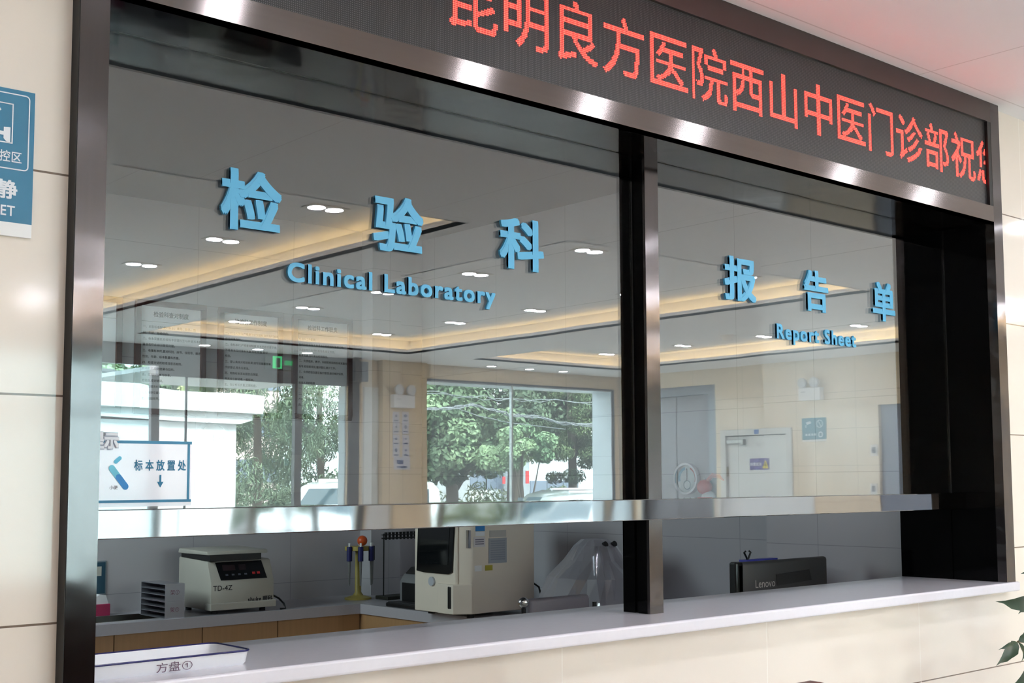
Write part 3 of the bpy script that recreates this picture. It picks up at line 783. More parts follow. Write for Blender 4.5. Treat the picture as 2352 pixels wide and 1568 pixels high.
tree('broad leafy plane tree with a grey trunk at the left of the street window', q.x, -20, 5.5, .14, crown(q.x, -20, [(900, 1130, 760, 1010), (960, 1090, 990, 1085)], 26, 3, (.35, .65)), 30000, .15, plane_l, 5, fork=[(1.3, .9, 1.9), (1.5, -.8, 1.8)])
q = mir(1200, 1130, 1, -17.4)
tree('paler young plane tree before the mullion of the street window', q.x, -17.4, 3.2, .05, crown(q.x, -17.4, [(1130, 1235, 985, 1085)], 16, 8, (.2, .36), .5), 9000, .12, leaf_mat('young_leaf', (108, 138, 104), (178, 200, 156)), 6, fork=[(.9, .4, 1.2), (1.0, -.35, 1.2)])
q = mir(1180, 1120, 1, -25)
tree('tall dark plane tree filling the top of the street window', q.x, -25, 9, .2, crown(q.x, -25, [(1010, 1330, 700, 1010), (1180, 1420, 820, 980), (940, 1200, 900, 1060)], 34, 13, (.6, 1.0), 1.6), 34000, .17, leaf_mat('deep_leaf', (60, 78, 64), (116, 136, 108)), 9)
q = mir(1300, 1120, 1, -17.9)
tree('dark plumed cypress at the right end of the street window', q.x + .2, -17.9, 6.5, .1, crown(q.x + .2, -17.9, [(1245, 1400, 990, 1110), (1270, 1420, 880, 1040), (1300, 1440, 760, 940)], 22, 12, (.22, .36), .7), 30000, .1, con_l, 12, name='cypress', droop=-2.0, aspect=.28)
# trees seen through the entrance
def cedar(px, y, seed, label, w=2.0, h=8.5, z0=1.2):
    q = mir(px, 1000, 1, y); r2 = random.Random(seed); cl_ = []
    for i in range(40):
        z = r2.uniform(z0, h); ww = w * (1.05 - z / (h * 1.25)); a = r2.uniform(0, 2 * PI)
        cl_.append(((ww * math.cos(a) * r2.uniform(.3, 1), ww * math.sin(a) * .8, z), (.42, .42, .5)))
    tree(label, q.x, y, h * .8, .09, cl_, 20000, .15, wil_l, seed, name='weeping_cedar', droop=2.4, aspect=.16)
cedar(590, -19.8, 21, 'grey green weeping cedar right behind the white pavilion')
cedar(735, -23.6, 22, 'grey green weeping cedar above the parked white car', 2.2)
cedar(520, -30.4, 23, 'weeping cedar showing over the middle of the pavilion roof', 2.6, 6.6, 1.8)
q = mir(400, 1000, 1, -36)
tree('sunlit yellow green tree over the left part of the pavilion roof', q.x, -36, 6, .2, crown(q.x, -36, [(340, 450, 840, 960)], 26, 31, (.5, .9), 1.2), 9000, .24, leaf_mat('bright_leaf', (112, 136, 84), (190, 200, 140)), 31)
q = mir(255, 1000, 1, -33.5)
tree('leafy tree at the left end over the pavilion roof', q.x, -33.5, 6, .2, crown(q.x, -33.5, [(140, 345, 815, 940)], 30, 33, (.5, .9), 1.2), 12000, .22, plane_l, 33)
hb = []
r2 = random.Random(77)
for i in range(60): hb.append(((r2.uniform(-9, 9), r2.uniform(-.6, .6), r2.uniform(.3, 1.35)), (.5, .4, .35)))
hq = thing('hedge', 'low pale grassy hedge under the street trees', 'hedge', (29.9, -26.5, -.2))
leaf_cloud('foliage', bush_l, hq, *zip(*hb), 9000, .2, seed=41, droop=-1.5, aspect=.2)

hd = []
for i in range(40): hd.append(((r2.uniform(-5, 5), r2.uniform(-.5, .5), r2.uniform(.3, 1.75)), (.6, .45, .4)))
hq = thing('hedge', 'added dark backdrop hedge behind the parked white car and the cedars', 'hedge', (14.6, -27.0, -.2))  # added as a dark backdrop, hides the bright horizon behind the car
leaf_cloud('foliage', wil_l, hq, *zip(*hd), 9000, .16, seed=43, droop=0, aspect=.5)

# buildings far off
def block(px0, px1, y, ztop, m, label, floors, colsn, wm):
    a, c = mir(px0, 1000, 1, y).x, mir(px1, 1000, 1, y).x
    t = thing('apartment_block', label, 'building', ((a + c) / 2, y, -.2)); hw = abs(c - a) / 2
    MB().box(-hw, hw, -6, 0, 0, ztop).build('wall', m, t)
    for i in range(floors):
        for j in range(colsn):
            x = -hw + (j + .5) * 2 * hw / colsn; z = ztop - 1.6 - i * 3
            if z < .5: continue
            f = MB().box(x - .55, x + .55, 0, .06, z - .7, z + .8).build('window', wm, t)
wmm = mat('far_window', (120, 132, 150), .2)
block(418, 640, -70, 22, mat('pink_render', (232, 210, 206), .8), 'pale pink apartment block far off over the pavilion roof', 7, 7, wmm)
block(1080, 1150, -48, 3.6, mat('white_shop', (236, 238, 238), .7), 'low white shop front beyond the hedge, left of the mullion', 1, 2, wmm)
block(1215, 1330, -46, 5.5, mat('pale_shop', (214, 220, 224), .7), 'low pale shop front beyond the hedge, right of the mullion', 2, 3, wmm)
q = mir(1237, 1095, 1, -45)
tag(MB().box(-.1, .1, 0, .06, -.32, .32).build('banner', mat('red_banner', (206, 52, 58), .6), loc=(q.x, -45.9, q.z)), 'upright red banner on the pale shop front right of the mullion', 'banner')
q = mir(1183, 1102, 1, -45)
tag(MB().box(-.08, .08, 0, .06, -.18, .18).build('banner', mat('red_banner', (206, 52, 58), .6), loc=(q.x, -45.9, q.z)), 'short red banner beside the mullion beyond the hedge', 'banner')

# cars
def car(label, loc, rz, body, h=1.45, suv=False):
    t = thing('parked_car', label, 'car', loc, rz, 'parked cars')
    L = 2.2
    prof = [(-L, .45), (-L, .75), (-L + .15, .92), (-1.0, 1.0), (-.55, h - .08), (-.2, h), (.9, h), (1.35, h - .1), (1.75, 1.02), (L, .95), (L, .4), (1.75, .3), (-1.75, .3)]
    if suv: prof = [(-L, .5), (-L, .95), (-L + .2, 1.08), (-1.15, 1.15), (-.62, h - .06), (-.3, h), (1.6, h), (2.0, h - .12), (2.15, 1.1), (L, .9), (L, .45), (1.75, .35), (-1.75, .35)]
    MB().prism(prof, 'y', -.85, .85).build('body', body, t, bevel=.05, seg=2, smooth=True)
    dg = mat('car_glass', (70, 88, 96), .05, spec=.8)
    zt = h - .14; zb = 1.15 if suv else 1.02
    xa, xb = ((-1.1, -.62) if suv else (-.95, -.52))
    p0_, p1_ = ((-1.15, 1.15), (-.62, h - .06)) if suv else ((-1.0, 1.0), (-.55, h - .08))
    sx = lambda z: p0_[0] + (p1_[0] - p0_[0]) * (z - p0_[1]) / (p1_[1] - p0_[1]) - .012
    z0_, z1_ = p0_[1] + .05, p1_[1] - .05
    MB().add([(sx(z0_), -.72, z0_), (sx(z0_), .72, z0_), (sx(z1_), .66, z1_), (sx(z1_), -.66, z1_)], [(0, 1, 2, 3)]).build('windscreen', dg, t)
    for s in (-1, 1):
        MB().box(xb - .2, .3, s * .855 - .006, s * .855 + .006, zb + .02, zt).box(.36, 1.3, s * .855 - .006, s * .855 + .006, zb + .02, zt).build('side_window', dg, t)
        for x in (-1.4, 1.35):
            MB().cyl((x, s * .62, .32), (x, s * .87, .32), .32, n=20).build('wheel', rubber, t)
        if suv: MB().box(-.2, 1.5, s * .68 - .02, s * .68 + .02, h, h + .06).build('roof_rail', white_pl, t)
        else: MB().box(-.1, .9, s * .66 - .015, s * .66 + .015, h, h + .03).build('roof_rail', chrome, t)
    return t
whitec = mat('white_car_paint', (238, 241, 243), .15, coat=.5, var=.01); silver = mat('silver_car_paint', (160, 164, 170), .2, .5, coat=.5); pale = mat('pale_car_paint', (214, 218, 222), .2, .2, coat=.5)
q = mir(752, 1100, 1, -14.9); car('white boxy car with a dark windscreen seen beside the glazed entrance', (q.x + 1.55, -16.3, -.2), math.radians(-35), whitec, 1.66, True)
q = mir(1215, 1130, 1, -14.4); car('grey car whose roof shows under the street window, left of two', (q.x + .9, -14.1, -.2), math.radians(6), silver, 1.5)
q = mir(1290, 1125, 1, -12.1); car('pale car whose roof shows at the right of the street window', (q.x + .75, -12.0, -.2), math.radians(4), pale, 1.47)
# overhead cables
cab_l = mat('pale_cable', (128, 132, 136), .5); cab_d = mat('dark_cable', (70, 74, 80), .5)
def cable(label, pts, y, r, m, nstr=1, jit=.04):
    b = MB(); rr = random.Random(len(label))
    for k in range(nstr):
        P_ = []
        for i in range(len(pts) - 1):
            for s in range(4):
                u = s / 4; px = pts[i][0] * (1 - u) + pts[i + 1][0] * u; py = pts[i][1] * (1 - u) + pts[i + 1][1] * u
                q = mir(px, py, 1, y); P_.append(q + Vector((0, rr.uniform(-jit, jit), rr.uniform(-jit, jit) * (nstr > 1))))
        q = mir(*pts[-1], 1, y); P_.append(q)
        b.tube(P_, r, 6)
    tag(b.build('overhead_cable', m), label, 'cable', 'overhead cables')
cable('pale bundle of overhead cables crossing the street window', [(880, 950), (970, 938), (1035, 936), (1085, 928), (1130, 940), (1170, 952), (1240, 958), (1300, 972), (1380, 976), (1500, 990)], -16.0, .008, cab_l, 6, .035)
cable('thin upper cable crossing the street window', [(880, 885), (970, 897), (1080, 912), (1200, 917), (1360, 924), (1500, 930)], -16.3, .007, cab_l, 2, .05)
cable('slack thin cable hanging below the bundle', [(1050, 935), (1100, 955), (1170, 970), (1300, 985)], -16.1, .008, cab_l)
cable('dark thick cable over the pavilion roof', [(120, 840), (235, 852), (330, 862), (440, 862), (540, 857), (640, 848), (760, 838)], -17.0, .028, cab_d, 3, .03)
cable('white cable loop hanging inside the entrance', [(694, 959), (699, 978), (706, 990), (712, 993), (719, 985), (727, 965), (734, 942)], -9.28, .008, cab_l)

# ------------------------------------------------------------------ laboratory: benches
def bench_thing(name, label): return thing(name, label, 'worktop')
zb = .80
SX0, SX1, SY0, SY1 = 1.36, 1.80, 3.57, 3.84       # sink cut-out
wt = MB().box(-.055, SX0, 3.48, 3.98, .748, zb).box(SX1, 3.655, 3.48, 3.98, .748, zb).box(SX0, SX1, 3.48, SY0, .748, zb).box(SX0, SX1, SY1, 3.98, .748, zb)
tag(wt.build('worktop', quartz_lab), 'grey worktop along the back wall of the laboratory', 'worktop')
tag(MB().box(2.885, 3.655, 1.2, 3.478, .748, zb).build('worktop', quartz_lab), 'grey side worktop carrying the blood analyser', 'worktop')
sk = thing('sink', 'stainless steel sink sunk into the back worktop', 'sink', (0, 0, 0))
ss = mat('sink_steel', (150, 148, 144), .25, 1.)
MB().box(SX0, SX0 + .004, SY0, SY1, .62, zb + .002).box(SX1 - .004, SX1, SY0, SY1, .62, zb + .002).box(SX0, SX1, SY0, SY0 + .004, .62, zb + .002).box(SX0, SX1, SY1 - .004, SY1, .62, zb + .002).box(SX0, SX1, SY0, SY1, .616, .62).build('basin', ss, sk)
MB().cyl(((SX0 + SX1) / 2, 3.7, .62), ((SX0 + SX1) / 2, 3.7, .623), .03).build('drain', chrome, sk)
seams = [-.055, .4, .9, at(262, 1460, 1, 3.5).x, at(465, 1440, 1, 3.5).x, at(638, 1428, 1, 3.5).x, 2.899]
for i in range(len(seams) - 1):
    a, c = seams[i], seams[i + 1]
    t = thing('base_cabinet', 'oak base cabinet under the back worktop, %s from the left' % (ORD + ('ninth',))[i], 'cabinet', ((a + c) / 2, 3.5, 0), 0, 'oak base cabinets')
    w = (c - a) / 2 - .0025
    MB().box(-w, w, .02, .46, .08, .61 if c > 1.3 and a < 1.9 else .746).build('carcass', oak, t)
    MB().box(-w, w, 0, .019, .09, .746).build('door', oak, t)
for k, (y0, y1) in enumerate(((2.6, 3.499), (1.9, 2.595), (1.22, 1.895))):
    t = thing('base_cabinet', 'oak base cabinet under the side worktop, %s from the corner' % ORD[k], 'cabinet', (2.9, (y0 + y1) / 2, 0), 0, 'oak base cabinets')
    w = (y1 - y0) / 2
    MB().box(.02, .74, -w, w, .08, .746).build('carcass', oak, t); MB().box(0, .019, -w, w, .09, .746).build('door', oak, t)

# posters
maroon = mat('maroon_frame', (66, 32, 26), .4)
bodies = [
 ('检验科查对制度', '一、采取标本时,查对科别、床号、姓名、性\n别、年龄、检验目的。\n二、标本采集前,检查标本容器标签与申请,标本质\n量是否符合,标识是否完整。\n三、收集标本时,查对科别、床号、住院号、姓名、\n性别、年龄、标本数量和质量。\n四、检查对试剂和项目是否相符。\n检验前后,检验结果与目的。\n五、查对检验单与标本。\n检验后,查对结果。\n六、发报告时,查对科别。\n发报告单位查对。\n七、检验完毕。', 1.809, 2.206, 'second from the left'),
 ('检验科工作制度', '一、检验人员应严格遵守操作规程,做到及时准确,\n报告结果及时。\n二、收标本时,严格查对制度,标本不符合要求者,\n不得,标本及时重新采集,验收,检查,登记\n检验。\n三、要认真核对检验结果,填写检验报告单,\n作好登记,签名后发出。\n四、特殊标本发出报告后保留,\n用具应立即消毒,一般标本。\n五、保证检验质量,定期检查。\n六、建立实验室内质量控制。', 2.281, 2.676, 'third from the left'),
 ('检验科工作职责', '检验科工作职责\n在科主任领导下,负责本科的检验和管理工作。\n承担全院的各项检验任务,保证质量。\n结果准确,及时发出检验报告。\n二、负责临床、教学、科研的检验和标本采集技术\n指导,检验新项目,做好登记,统计工作。\n三、负责检验仪器设备的管理,做好维护保养,\n消毒。\n检验人员的职责\n一、参加检验,并指导初级人员。\n二、负责菌种、毒株、剧毒药品的管理。\n严格遵守操作规程。\n四、开展技术革新。', 2.743, 3.140, 'right-hand one beside the column'),
 ('检验科管理制度', '一、检验科管理制度\n定期检查。\n二、标本采集,质量,\n登记。\n三、实验室内,年龄,\n标本。\n四、标本,检验\n结果。', 1.339, 1.736, 'left-hand one cut off by the window post'),
]
for (ttl, body, x0, x1, where) in bodies:
    t = thing('framed_notice', 'maroon framed rules notice on the laboratory wall, ' + where, 'poster', (x0, 3.98, 1.813), 0, 'framed rules notices')
    w = x1 - x0; H = .60; k = .030
    MB().box(0, w, -.02, 0, 0, k).box(0, w, -.02, 0, H - k, H).box(0, k, -.02, 0, k, H - k).box(w - k, w, -.02, 0, k, H - k).build('frame', maroon, t, bevel=.003)
    MB().box(k, w - k, -.008, -.003, k, H - k).build('sheet', paper, t)
    label_text('title', ttl, ink, t, w * .25, H - .083, .031, -.0085, .02, width=w * .5)
    MB().box(k, w - k, -.0086, -.008, H - .112, H - .1105).build('rule', ink, t)
    lines = body.split('\n'); tb = MB(); z = H - .145; step = .0315
    for ln_ in lines:
        vs, fs = text_mesh(ln_, .01); tb.add([(v[0] * .0155 + k + .012, -.0085 + v[1] * .0155, v[2] * .0155 + z) for v in vs], fs); z -= step
        if z < k + .012: break
    tb.build('print', ink, t)
# wall clock and paper
a = at(485, 1012, 1, 3.98)
t = thing('wall_clock', 'round white wall clock under the framed notices', 'clock', (a.x, 3.98, a.z))
rim_m = mat('clock_rim', (170, 172, 176), .35); face = mat('clock_face', (236, 237, 238), .5)
def disc_y(r0, r1, y0, y1, n=36):
    b = MB(); prof = [(r0, 0), (r1, 0), (r1, y1 - y0), (r0, y1 - y0)]
    b.lathe(prof, n=n, cap=False); b.v = [(v[0], y1 - v[2], v[1]) for v in b.v]; return b
disc_y(.088, .105, -.035, 0).build('rim', rim_m, t); MB().cyl((0, -.02, 0), (0, -.001, 0), .09, n=36).build('face', face, t)
MB().box(-.003, .003, -.024, -.022, 0, .045).build('hour_hand', ink, t)
b = MB().box(-.003, .003, -.026, -.024, 0, .07); ca, sa = math.cos(1.3), math.sin(1.3); b.v = [(v[0] * ca - v[2] * -sa, v[1], v[0] * -sa + v[2] * ca) for v in b.v]; b.build('minute_hand', ink, t)
a, c = at(641, 1044, 1, 3.97), at(695, 1130, 1, 3.97)
t = thing('paper_notice', 'grey paper sheet pinned on the laboratory wall beside the clock', 'paper', (a.x, 3.975, c.z))
MB().box(0, c.x - a.x, -.003, .0, 0, a.z - c.z).build('sheet', mat('grey_paper', (190, 188, 190), .6), t)
MB().box(.035, .06, -.006, -.003, a.z - c.z - .06, a.z - c.z - .02).build('clip', mat('pale_blue_clip', (190, 205, 215), .4), t)

# specimen sign standing against the inside of the glass
t = thing('specimen_sign', 'white specimen drop-off sign with teal border at the lower left of the window', 'sign', (-.10, .2055, 1.4))
_q = at(441, 1015, 1, .2008); _q2 = at(437, 1149, 1, .2008)
SW, SH = _q.x + .10, _q.z - 1.4 + .013
sgm = mat('sign_acrylic', (238, 234, 242), .06, spec=.7, var=.01)
MB().box(0, SW, -.004, .0, .004, SH - .012).build('board', sgm, t)
tl = mat('teal_border', (30, 118, 158), .4)
MB().box(0, SW, -.0046, -.004, .012, .0175).box(SW - .0095, SW - .004, -.0046, -.004, .0175, SH - .017).box(0, SW, -.0046, -.004, SH - .018, SH - .012).build('border', tl, t)
def off(px, py): q = at(px, py, 1, .2008); return q.x + .10, q.z - 1.4
x, z = off(308, 1078); x2, _ = off(427, 1078)
label_text('heading', '标 本 放 置 处', ink_blue, t, x, z, .0235, -.0048, .02, width=x2 - x)
x, z = off(368, 1117)
MB().add([(x - .002, -.0048, z + .024), (x + .002, -.0048, z + .024), (x + .002, -.0048, z + .010), (x + .0072, -.0048, z + .010), (x, -.0048, z - .002), (x - .0072, -.0048, z + .010), (x - .002, -.0048, z + .010)], [tuple(range(7))]).build('arrow', ink_blue, t)
def capsule(p, q_, r, y, n=10):
    p, q_ = Vector((p[0], 0, p[1])), Vector((q_[0], 0, q_[1])); d = (q_ - p).normalized(); a0 = math.atan2(d.z, d.x)
    vs = [(q_.x + r * math.cos(a0 - PI / 2 + PI * i / n), y, q_.z + r * math.sin(a0 - PI / 2 + PI * i / n)) for i in range(n + 1)]
    vs += [(p.x + r * math.cos(a0 + PI / 2 + PI * i / n), y, p.z + r * math.sin(a0 + PI / 2 + PI * i / n)) for i in range(n + 1)]
    return MB().add(vs, [tuple(range(len(vs)))])
pa, pb = off(257, 1075), off(288, 1117); pmid = (pa[0] * .5 + pb[0] * .5, pa[1] * .5 + pb[1] * .5)
capsule(pa, pb, .0066, -.0048).build('test_tube', mat('light_cyan_print', (110, 198, 222), .5), t)
capsule(pmid, pb, .0066, -.0050).build('tube_filling', mat('azure_print', (36, 130, 200), .5), t)
capsule(off(266, 1060), off(275, 1052), .0042, -.0048).build('tube_cap', mat('sky_print', (96, 192, 226), .5), t)
x, z = off(251, 1123); label_text('caption', '小便', mat('grey_ink', (120, 122, 130), .6), t, x, z, .009, -.0048, 0)
x, z = off(272, 1026)
label_text('title_outline', '提示', mat('shadow_print', (196, 202, 216), .5), t, x - .0645, z - .001, .036, -.0050, .085, width=.066)
label_text('title', '提示', mat('white_title', (240, 243, 248), .5), t, x - .0625, z, .035, -.0075, .04, width=.062)

# ------------------------------------------------------------------ laboratory: things on the benches
def to_local(o, p): return (p[0] - o.location.x, p[1] - o.location.y, p[2] - o.location.z)
# centrifuge
t = thing('centrifuge', 'beige benchtop centrifuge with a black control panel', 'centrifuge', (2.03, 3.52, zb))
grey_b = mat('putty_plastic', (176, 172, 162), .45, var=.03)
prof = [(0, .02), (0, .155), (.045, .262), (.36, .275), (.36, .02)]           # (y, z)
MB().prism([(y, z) for y, z in prof], 'x', 0, .355).build('body', grey_b, t, bevel=.008, smooth=True)
MB().box(-.006, .361, -.012, .05, .02, .055).build('plinth', grey_b, t, bevel=.004)
MB().prism([(.02, .293), (.03, .312), (.34, .320), (.352, .293)], 'x', -.01, .33).build('lid', grey_b, t, bevel=.007, smooth=True)
MB().box(.005, .29, .022, .34, .262, .294).build('lid_gap', black_pl, t)
ang = math.atan2(.045, .107)
def slope(xl, s): return (xl, .0 + s * math.sin(ang) - .0015 * math.cos(ang), .155 + s * math.cos(ang) + .0015 * math.sin(ang))
pan = MB().add([slope(.055, .012), slope(.315, .012), slope(.300, .108), slope(.040, .108)], [(0, 1, 2, 3)]); pan.v = [(v[0], v[1] - .001, v[2]) for v in pan.v]; po = pan.build('control_panel', mat('panel_black', (10, 12, 16), .25), t)
for i, (xx, sx, w_, h_, m_) in enumerate(((.075, .062, .07, .03, 'display'), (.165, .062, .04, .03, 'display'))):
    q_ = MB().add([slope(xx, sx), slope(xx + w_, sx), slope(xx + w_, sx + h_), slope(xx, sx + h_)], [(0, 1, 2, 3)]); q_.v = [(v[0], v[1] - .002, v[2]) for v in q_.v]; q_.build('display', mat('display_dark', (36, 22, 26), .3), po)
for i in range(4):
    q_ = MB().add([slope(.085 + i * .035, .035), slope(.10 + i * .035, .035), slope(.10 + i * .035, .044), slope(.085 + i * .035, .044)], [(0, 1, 2, 3)]); q_.v = [(v[0], v[1] - .002, v[2]) for v in q_.v]; q_.build('button', mat('button_grey', (70, 74, 84), .5), po)
for i in range(2):
    q_ = MB().add([slope(.235 + i * .027, .037), slope(.252 + i * .027, .037), slope(.252 + i * .027, .049), slope(.235 + i * .027, .049)], [(0, 1, 2, 3)]); q_.v = [(v[0], v[1] - .002, v[2]) for v in q_.v]; q_.build('button', mat('button_red', (190, 44, 44), .5), po)['label'] = 'red button'
label_text('model_lettering', 'TD-4Z', ink, t, .012, .117, .036, -.0012, .01, width=.105)
label_text('brand_lettering', 'shuke', ink, t, .205, .052, .032, -.0142, .03, width=.075); bpy.data.objects['brand_lettering'].location.y = .0128
label_text('maker_characters', '顺科', ink, t, .288, .053, .028, -.0012, .03, width=.058)
MB().box(.2, .35, -.0012, -.0004, .042, .047).build('underline', mat('red_line', (180, 50, 44), .5), t)
for x in (.04, .31):
    for y in (.04, .32): MB().cyl((x, y, 0), (x, y, .022), .016, n=12).build('foot', rubber, t)
MB().tube([(.356, .06, .075), (.375, .05, .072), (.40, .03, .055), (.412, .0, .03), (.415, -.015, .006), (.39, .0, .004)], .005).build('cord', black_pl, t)

# two racks on top of each other
tin = mat('brushed_tin', (176, 176, 184), .3, .75, var=.05)
def rack(z, num, label):
    t = thing('slide_tray_rack', label, 'rack', (1.786, 3.51, z), 0, 'stacked metal racks')
    b = MB().box(0, .1, 0, .003, 0, .082).box(.0, .1, .27, .273, 0, .082)
    b.box(.097, .1, .003, .27, 0, .082)
    b.build('shell', tin, t)
    for k in range(4): MB().box(.0, .097, .003, .27, .001 + k * .0262, .004 + k * .0262).build('shelf', tin, t)
    label_text('mark', '架' + num, mat('violet_ink', (120, 60, 84), .6), t, .026, .032, .026, -.0006, .0, width=.046)
rack(zb, '①', 'metal tray rack marked 架①, lower of the stack beside the centrifuge')
rack(zb + .083, '②', 'metal tray rack marked 架②, on top of the stack beside the centrifuge')

# teal wall card and pink box
t = thing('wall_card', 'teal instruction card with a grey rim on the wall above the sink', 'sign', (1.56, 3.98, .895))
MB().box(0, .128, -.006, 0, 0, .17).build('rim', mat('grey_rim', (120, 132, 140), .5), t, bevel=.004)
MB().box(.006, .12, -.0072, -.006, .007, .163).build('card', mat('deep_teal', (6, 66, 88), .5), t)
MB().box(.06, .1, -.0078, -.0072, .095, .142).build('picture', mat('picture_print', (190, 186, 176), .6), t)
t = thing('tissue_box', 'pink and white box at the left end of the back worktop', 'box', (1.645, 3.90, zb))
MB().box(-.12, .02, -.035, .035, 0, .058).build('carton', mat('magenta_card', (168, 34, 84), .5), t, bevel=.003)
MB().prism([(-.11, .058), (.014, .058), (.0, .1), (-.03, .105), (-.1, .07)], 'y', -.025, .025).build('tissue', paper, t)

# pipette stand
t = thing('pipette_stand', 'yellow carousel pipette stand with an orange knob', 'stand', (3.03, 3.72, zb))
yel = mat('yellow_plastic', (176, 160, 84), .45)
MB().lathe([(.075, 0), (.075, .01), (.03, .022), (.018, .04), (.016, .26), (.02, .285), (.02, .29)]).build('column', yel, t, smooth=True)
MB().lathe([(.07, .27), (.075, .272), (.075, .292), (.07, .295)]).build('carousel', yel, t)
MB().sphere((.02, -.01, .325), .029, sc=(1, 1, 1.0)).build('knob', mat('orange_plastic', (206, 84, 34), .4), t, smooth=True)
navy = mat('navy_plastic', (24, 28, 92), .4)
for k, a in enumerate((3.5, 4.3, 5.2, 6.0, .9)):
    cx, cz = .082 * math.cos(a), .082 * math.sin(a)
    pb_ = MB().cyl((cx, cz, .215), (cx, cz, .295), .015, n=10).build('pipette', navy if k < 3 else black_pl, t)
    MB().cyl((cx, cz, .08), (cx, cz, .215), .004, .008, n=8).build('shaft', mat('cloudy_plastic', (120, 120, 118), .4), pb_)
    MB().cyl((cx, cz, .295), (cx, cz, .315), .006, n=8).build('plunger', white_pl, pb_)
# sedimentation stand with nine pegs
t = thing('sedimentation_stand', 'black stand with a row of nine pegs on the side worktop', 'stand', (3.235, 3.60, zb))
MB().box(-.13, .13, -.06, .06, 0, .02).build('base', mat('olive_black', (40, 40, 34), .5), t, bevel=.004)
for s in (-1, 1): MB().cyl((s * .115, 0, .02), (s * .115, 0, .365), .004, n=8).build('rod', black_pl, t)
MB().box(-.125, .125, -.008, .008, .335, .343).box(-.125, .125, -.008, .008, .355, .36).build('crosspiece', black_pl, t)
for k in range(9): MB().cyl((-.1 + k * .025, 0, .33), (-.1 + k * .025, 0, .372), .006, .009, n=8).build('peg', black_pl, t)
# printer
t = thing('printer', 'grey and black desktop printer behind the analyser', 'printer', (3.0, 2.98, zb))
MB().prism([(0, 0), (0, .13), (.03, .17), (.38, .19), (.4, .0)], 'y', -.02, .3).build('housing', mat('grey_plastic', (120, 120, 122), .5), t, bevel=.012, smooth=True)
MB().prism([(-.003, .012), (-.003, .12), (.05, .13), (.05, .012)], 'y', .015, .27).build('paper_slot', black_pl, t)
MB().prism([(.02, .165), (.06, .2), (.32, .215), (.36, .19)], 'y', .0, .28).build('lid', black_pl, t, bevel=.006)
t = thing('keyboard', 'flat black keyboard lying on the side worktop before the printer', 'keyboard', (2.935, 3.03, zb))
MB().box(-.03, .06, -.2, .24, 0, .022).build('case', black_pl, t, bevel=.006)
MB().box(-.02, .05, -.19, .23, .022, .026).build('keys', dark_pl, t)

# blood analyser: screen side faces left, long plain side faces the counter
t = thing('blood_analyser', 'beige blood analyser with a black touch screen on the side worktop', 'analyser', (2.80, 2.467, zb))
def an(px, py): q = at(px, py, 0, 2.80); return q.y - 2.467, q.z - zb
foot = [(.05, 0), (.03, .012)]
bd = [(.05, 0), (.45, 0), (.45, .40), (.0, .40), (.0, .05)]
MB().prism([(.05, 0), (.449, 0), (.449, .385), (0.0, .385), (0.0, .05)], 'z', .02, .50).build('housing', beige_pl, t, bevel=.01, smooth=True)
# front mask: taller screen block and the sampling bay
MB().prism([(-.012, .055), (-.012, .38), (.0, .385), (.0, .045)], 'z', .02, .50).build('front_mask', beige_pl, t, bevel=.004)
sc_p = [an(964, 1309), an(1045, 1314), an(1050, 1205), an(968, 1205)]
SP = [(sc_p[0][0], sc_p[0][1]), (sc_p[0][0] - .06, sc_p[0][1] - .006), (sc_p[1][0] + .03, sc_p[1][1] - .01), (sc_p[1][0], sc_p[1][1]), (sc_p[2][0], .47), (sc_p[3][0], .47)]
MB().prism(SP, 'x', -.02, -.012).build('screen_bezel', mat('bezel_black', (12, 13, 14), .15), t)
MB().prism([(SP[0][0] - .025, SP[0][1] + .035), (SP[3][0] + .03, SP[3][1] + .035), (SP[4][0] + .03, .45), (SP[5][0] - .025, .45)], 'x', -.0215, -.02).build('screen', mat('screen_glass', (18, 20, 22), .06), t)
q = an(998, 1334); MB().cyl((-.022, q[0], q[1]), (-.012, q[0], q[1]), .022, n=24).build('start_button', mat('button_pearl', (178, 182, 190), .3), t)
q0, q1 = an(1012, 1338), an(1062, 1400)
MB().prism([(-.012, q0[0]), (-.035, q0[0] - .02), (-.035, q1[0] + .03), (.045, -.008), (.05, 0.0), (.0, q0[0])], 'z', .022, q0[1]).build('sampling_bay', beige_pl, t, bevel=.004)
bx = at(1058, 1360, 0, 2.80 - .02)
MB().prism([(-.0365, .085), (-.0365, .055), (.0, .02), (.01, .03), (-.0, .085)], 'z', .045, .155).build('probe_slot', black_pl, t, bevel=.006)
q = at(1075, 1225, 1, 2.455)
MB().box(.028, .036, -.006, .06, q.z - zb - .07, q.z - zb + .015).build('door_grip', chrome, t)
def side(px, py): q = at(px, py, 1, 2.467); return q.x - 2.80, q.z - zb
def sticker(name, m, x0, y0, x1, y1, d=.0016):
    a, c = side(x0, y0), side(x1, y1); return MB().box(a[0], c[0], -d, 0, c[1], a[1]).build(name, m, t)
sticker('blue_label', mat('blue_label', (52, 128, 196), .5), 1092, 1202, 1113, 1219)
sticker('small_label', paper, 1092, 1221, 1113, 1230)
sticker('asset_label', mat('asset_paper', (214, 208, 210), .6), 1088, 1233, 1114, 1255)
sticker('info_card', mat('grey_card', (160, 164, 172), .5), 1122, 1236, 1163, 1291, .003)
sticker('card_header', mat('card_header', (188, 184, 178), .5), 1124, 1218, 1162, 1232)
sticker('laser_label', mat('yellow_label', (168, 156, 50), .5), 1114, 1298, 1131, 1309)
sticker('socket_plate', white_pl, 1090, 1299, 1106, 1311)
for yy in (1238, 1243, 1248): sticker('label_print', mat('label_ink', (120, 116, 130), .6), 1091, yy, 1111, yy + 1.6, .0022)
for k in range(9): sticker('card_print', mat('card_ink', (142, 146, 155), .6), 1126, 1241 + k * 5.2, 1159, 1242.6 + k * 5.2, .0036)
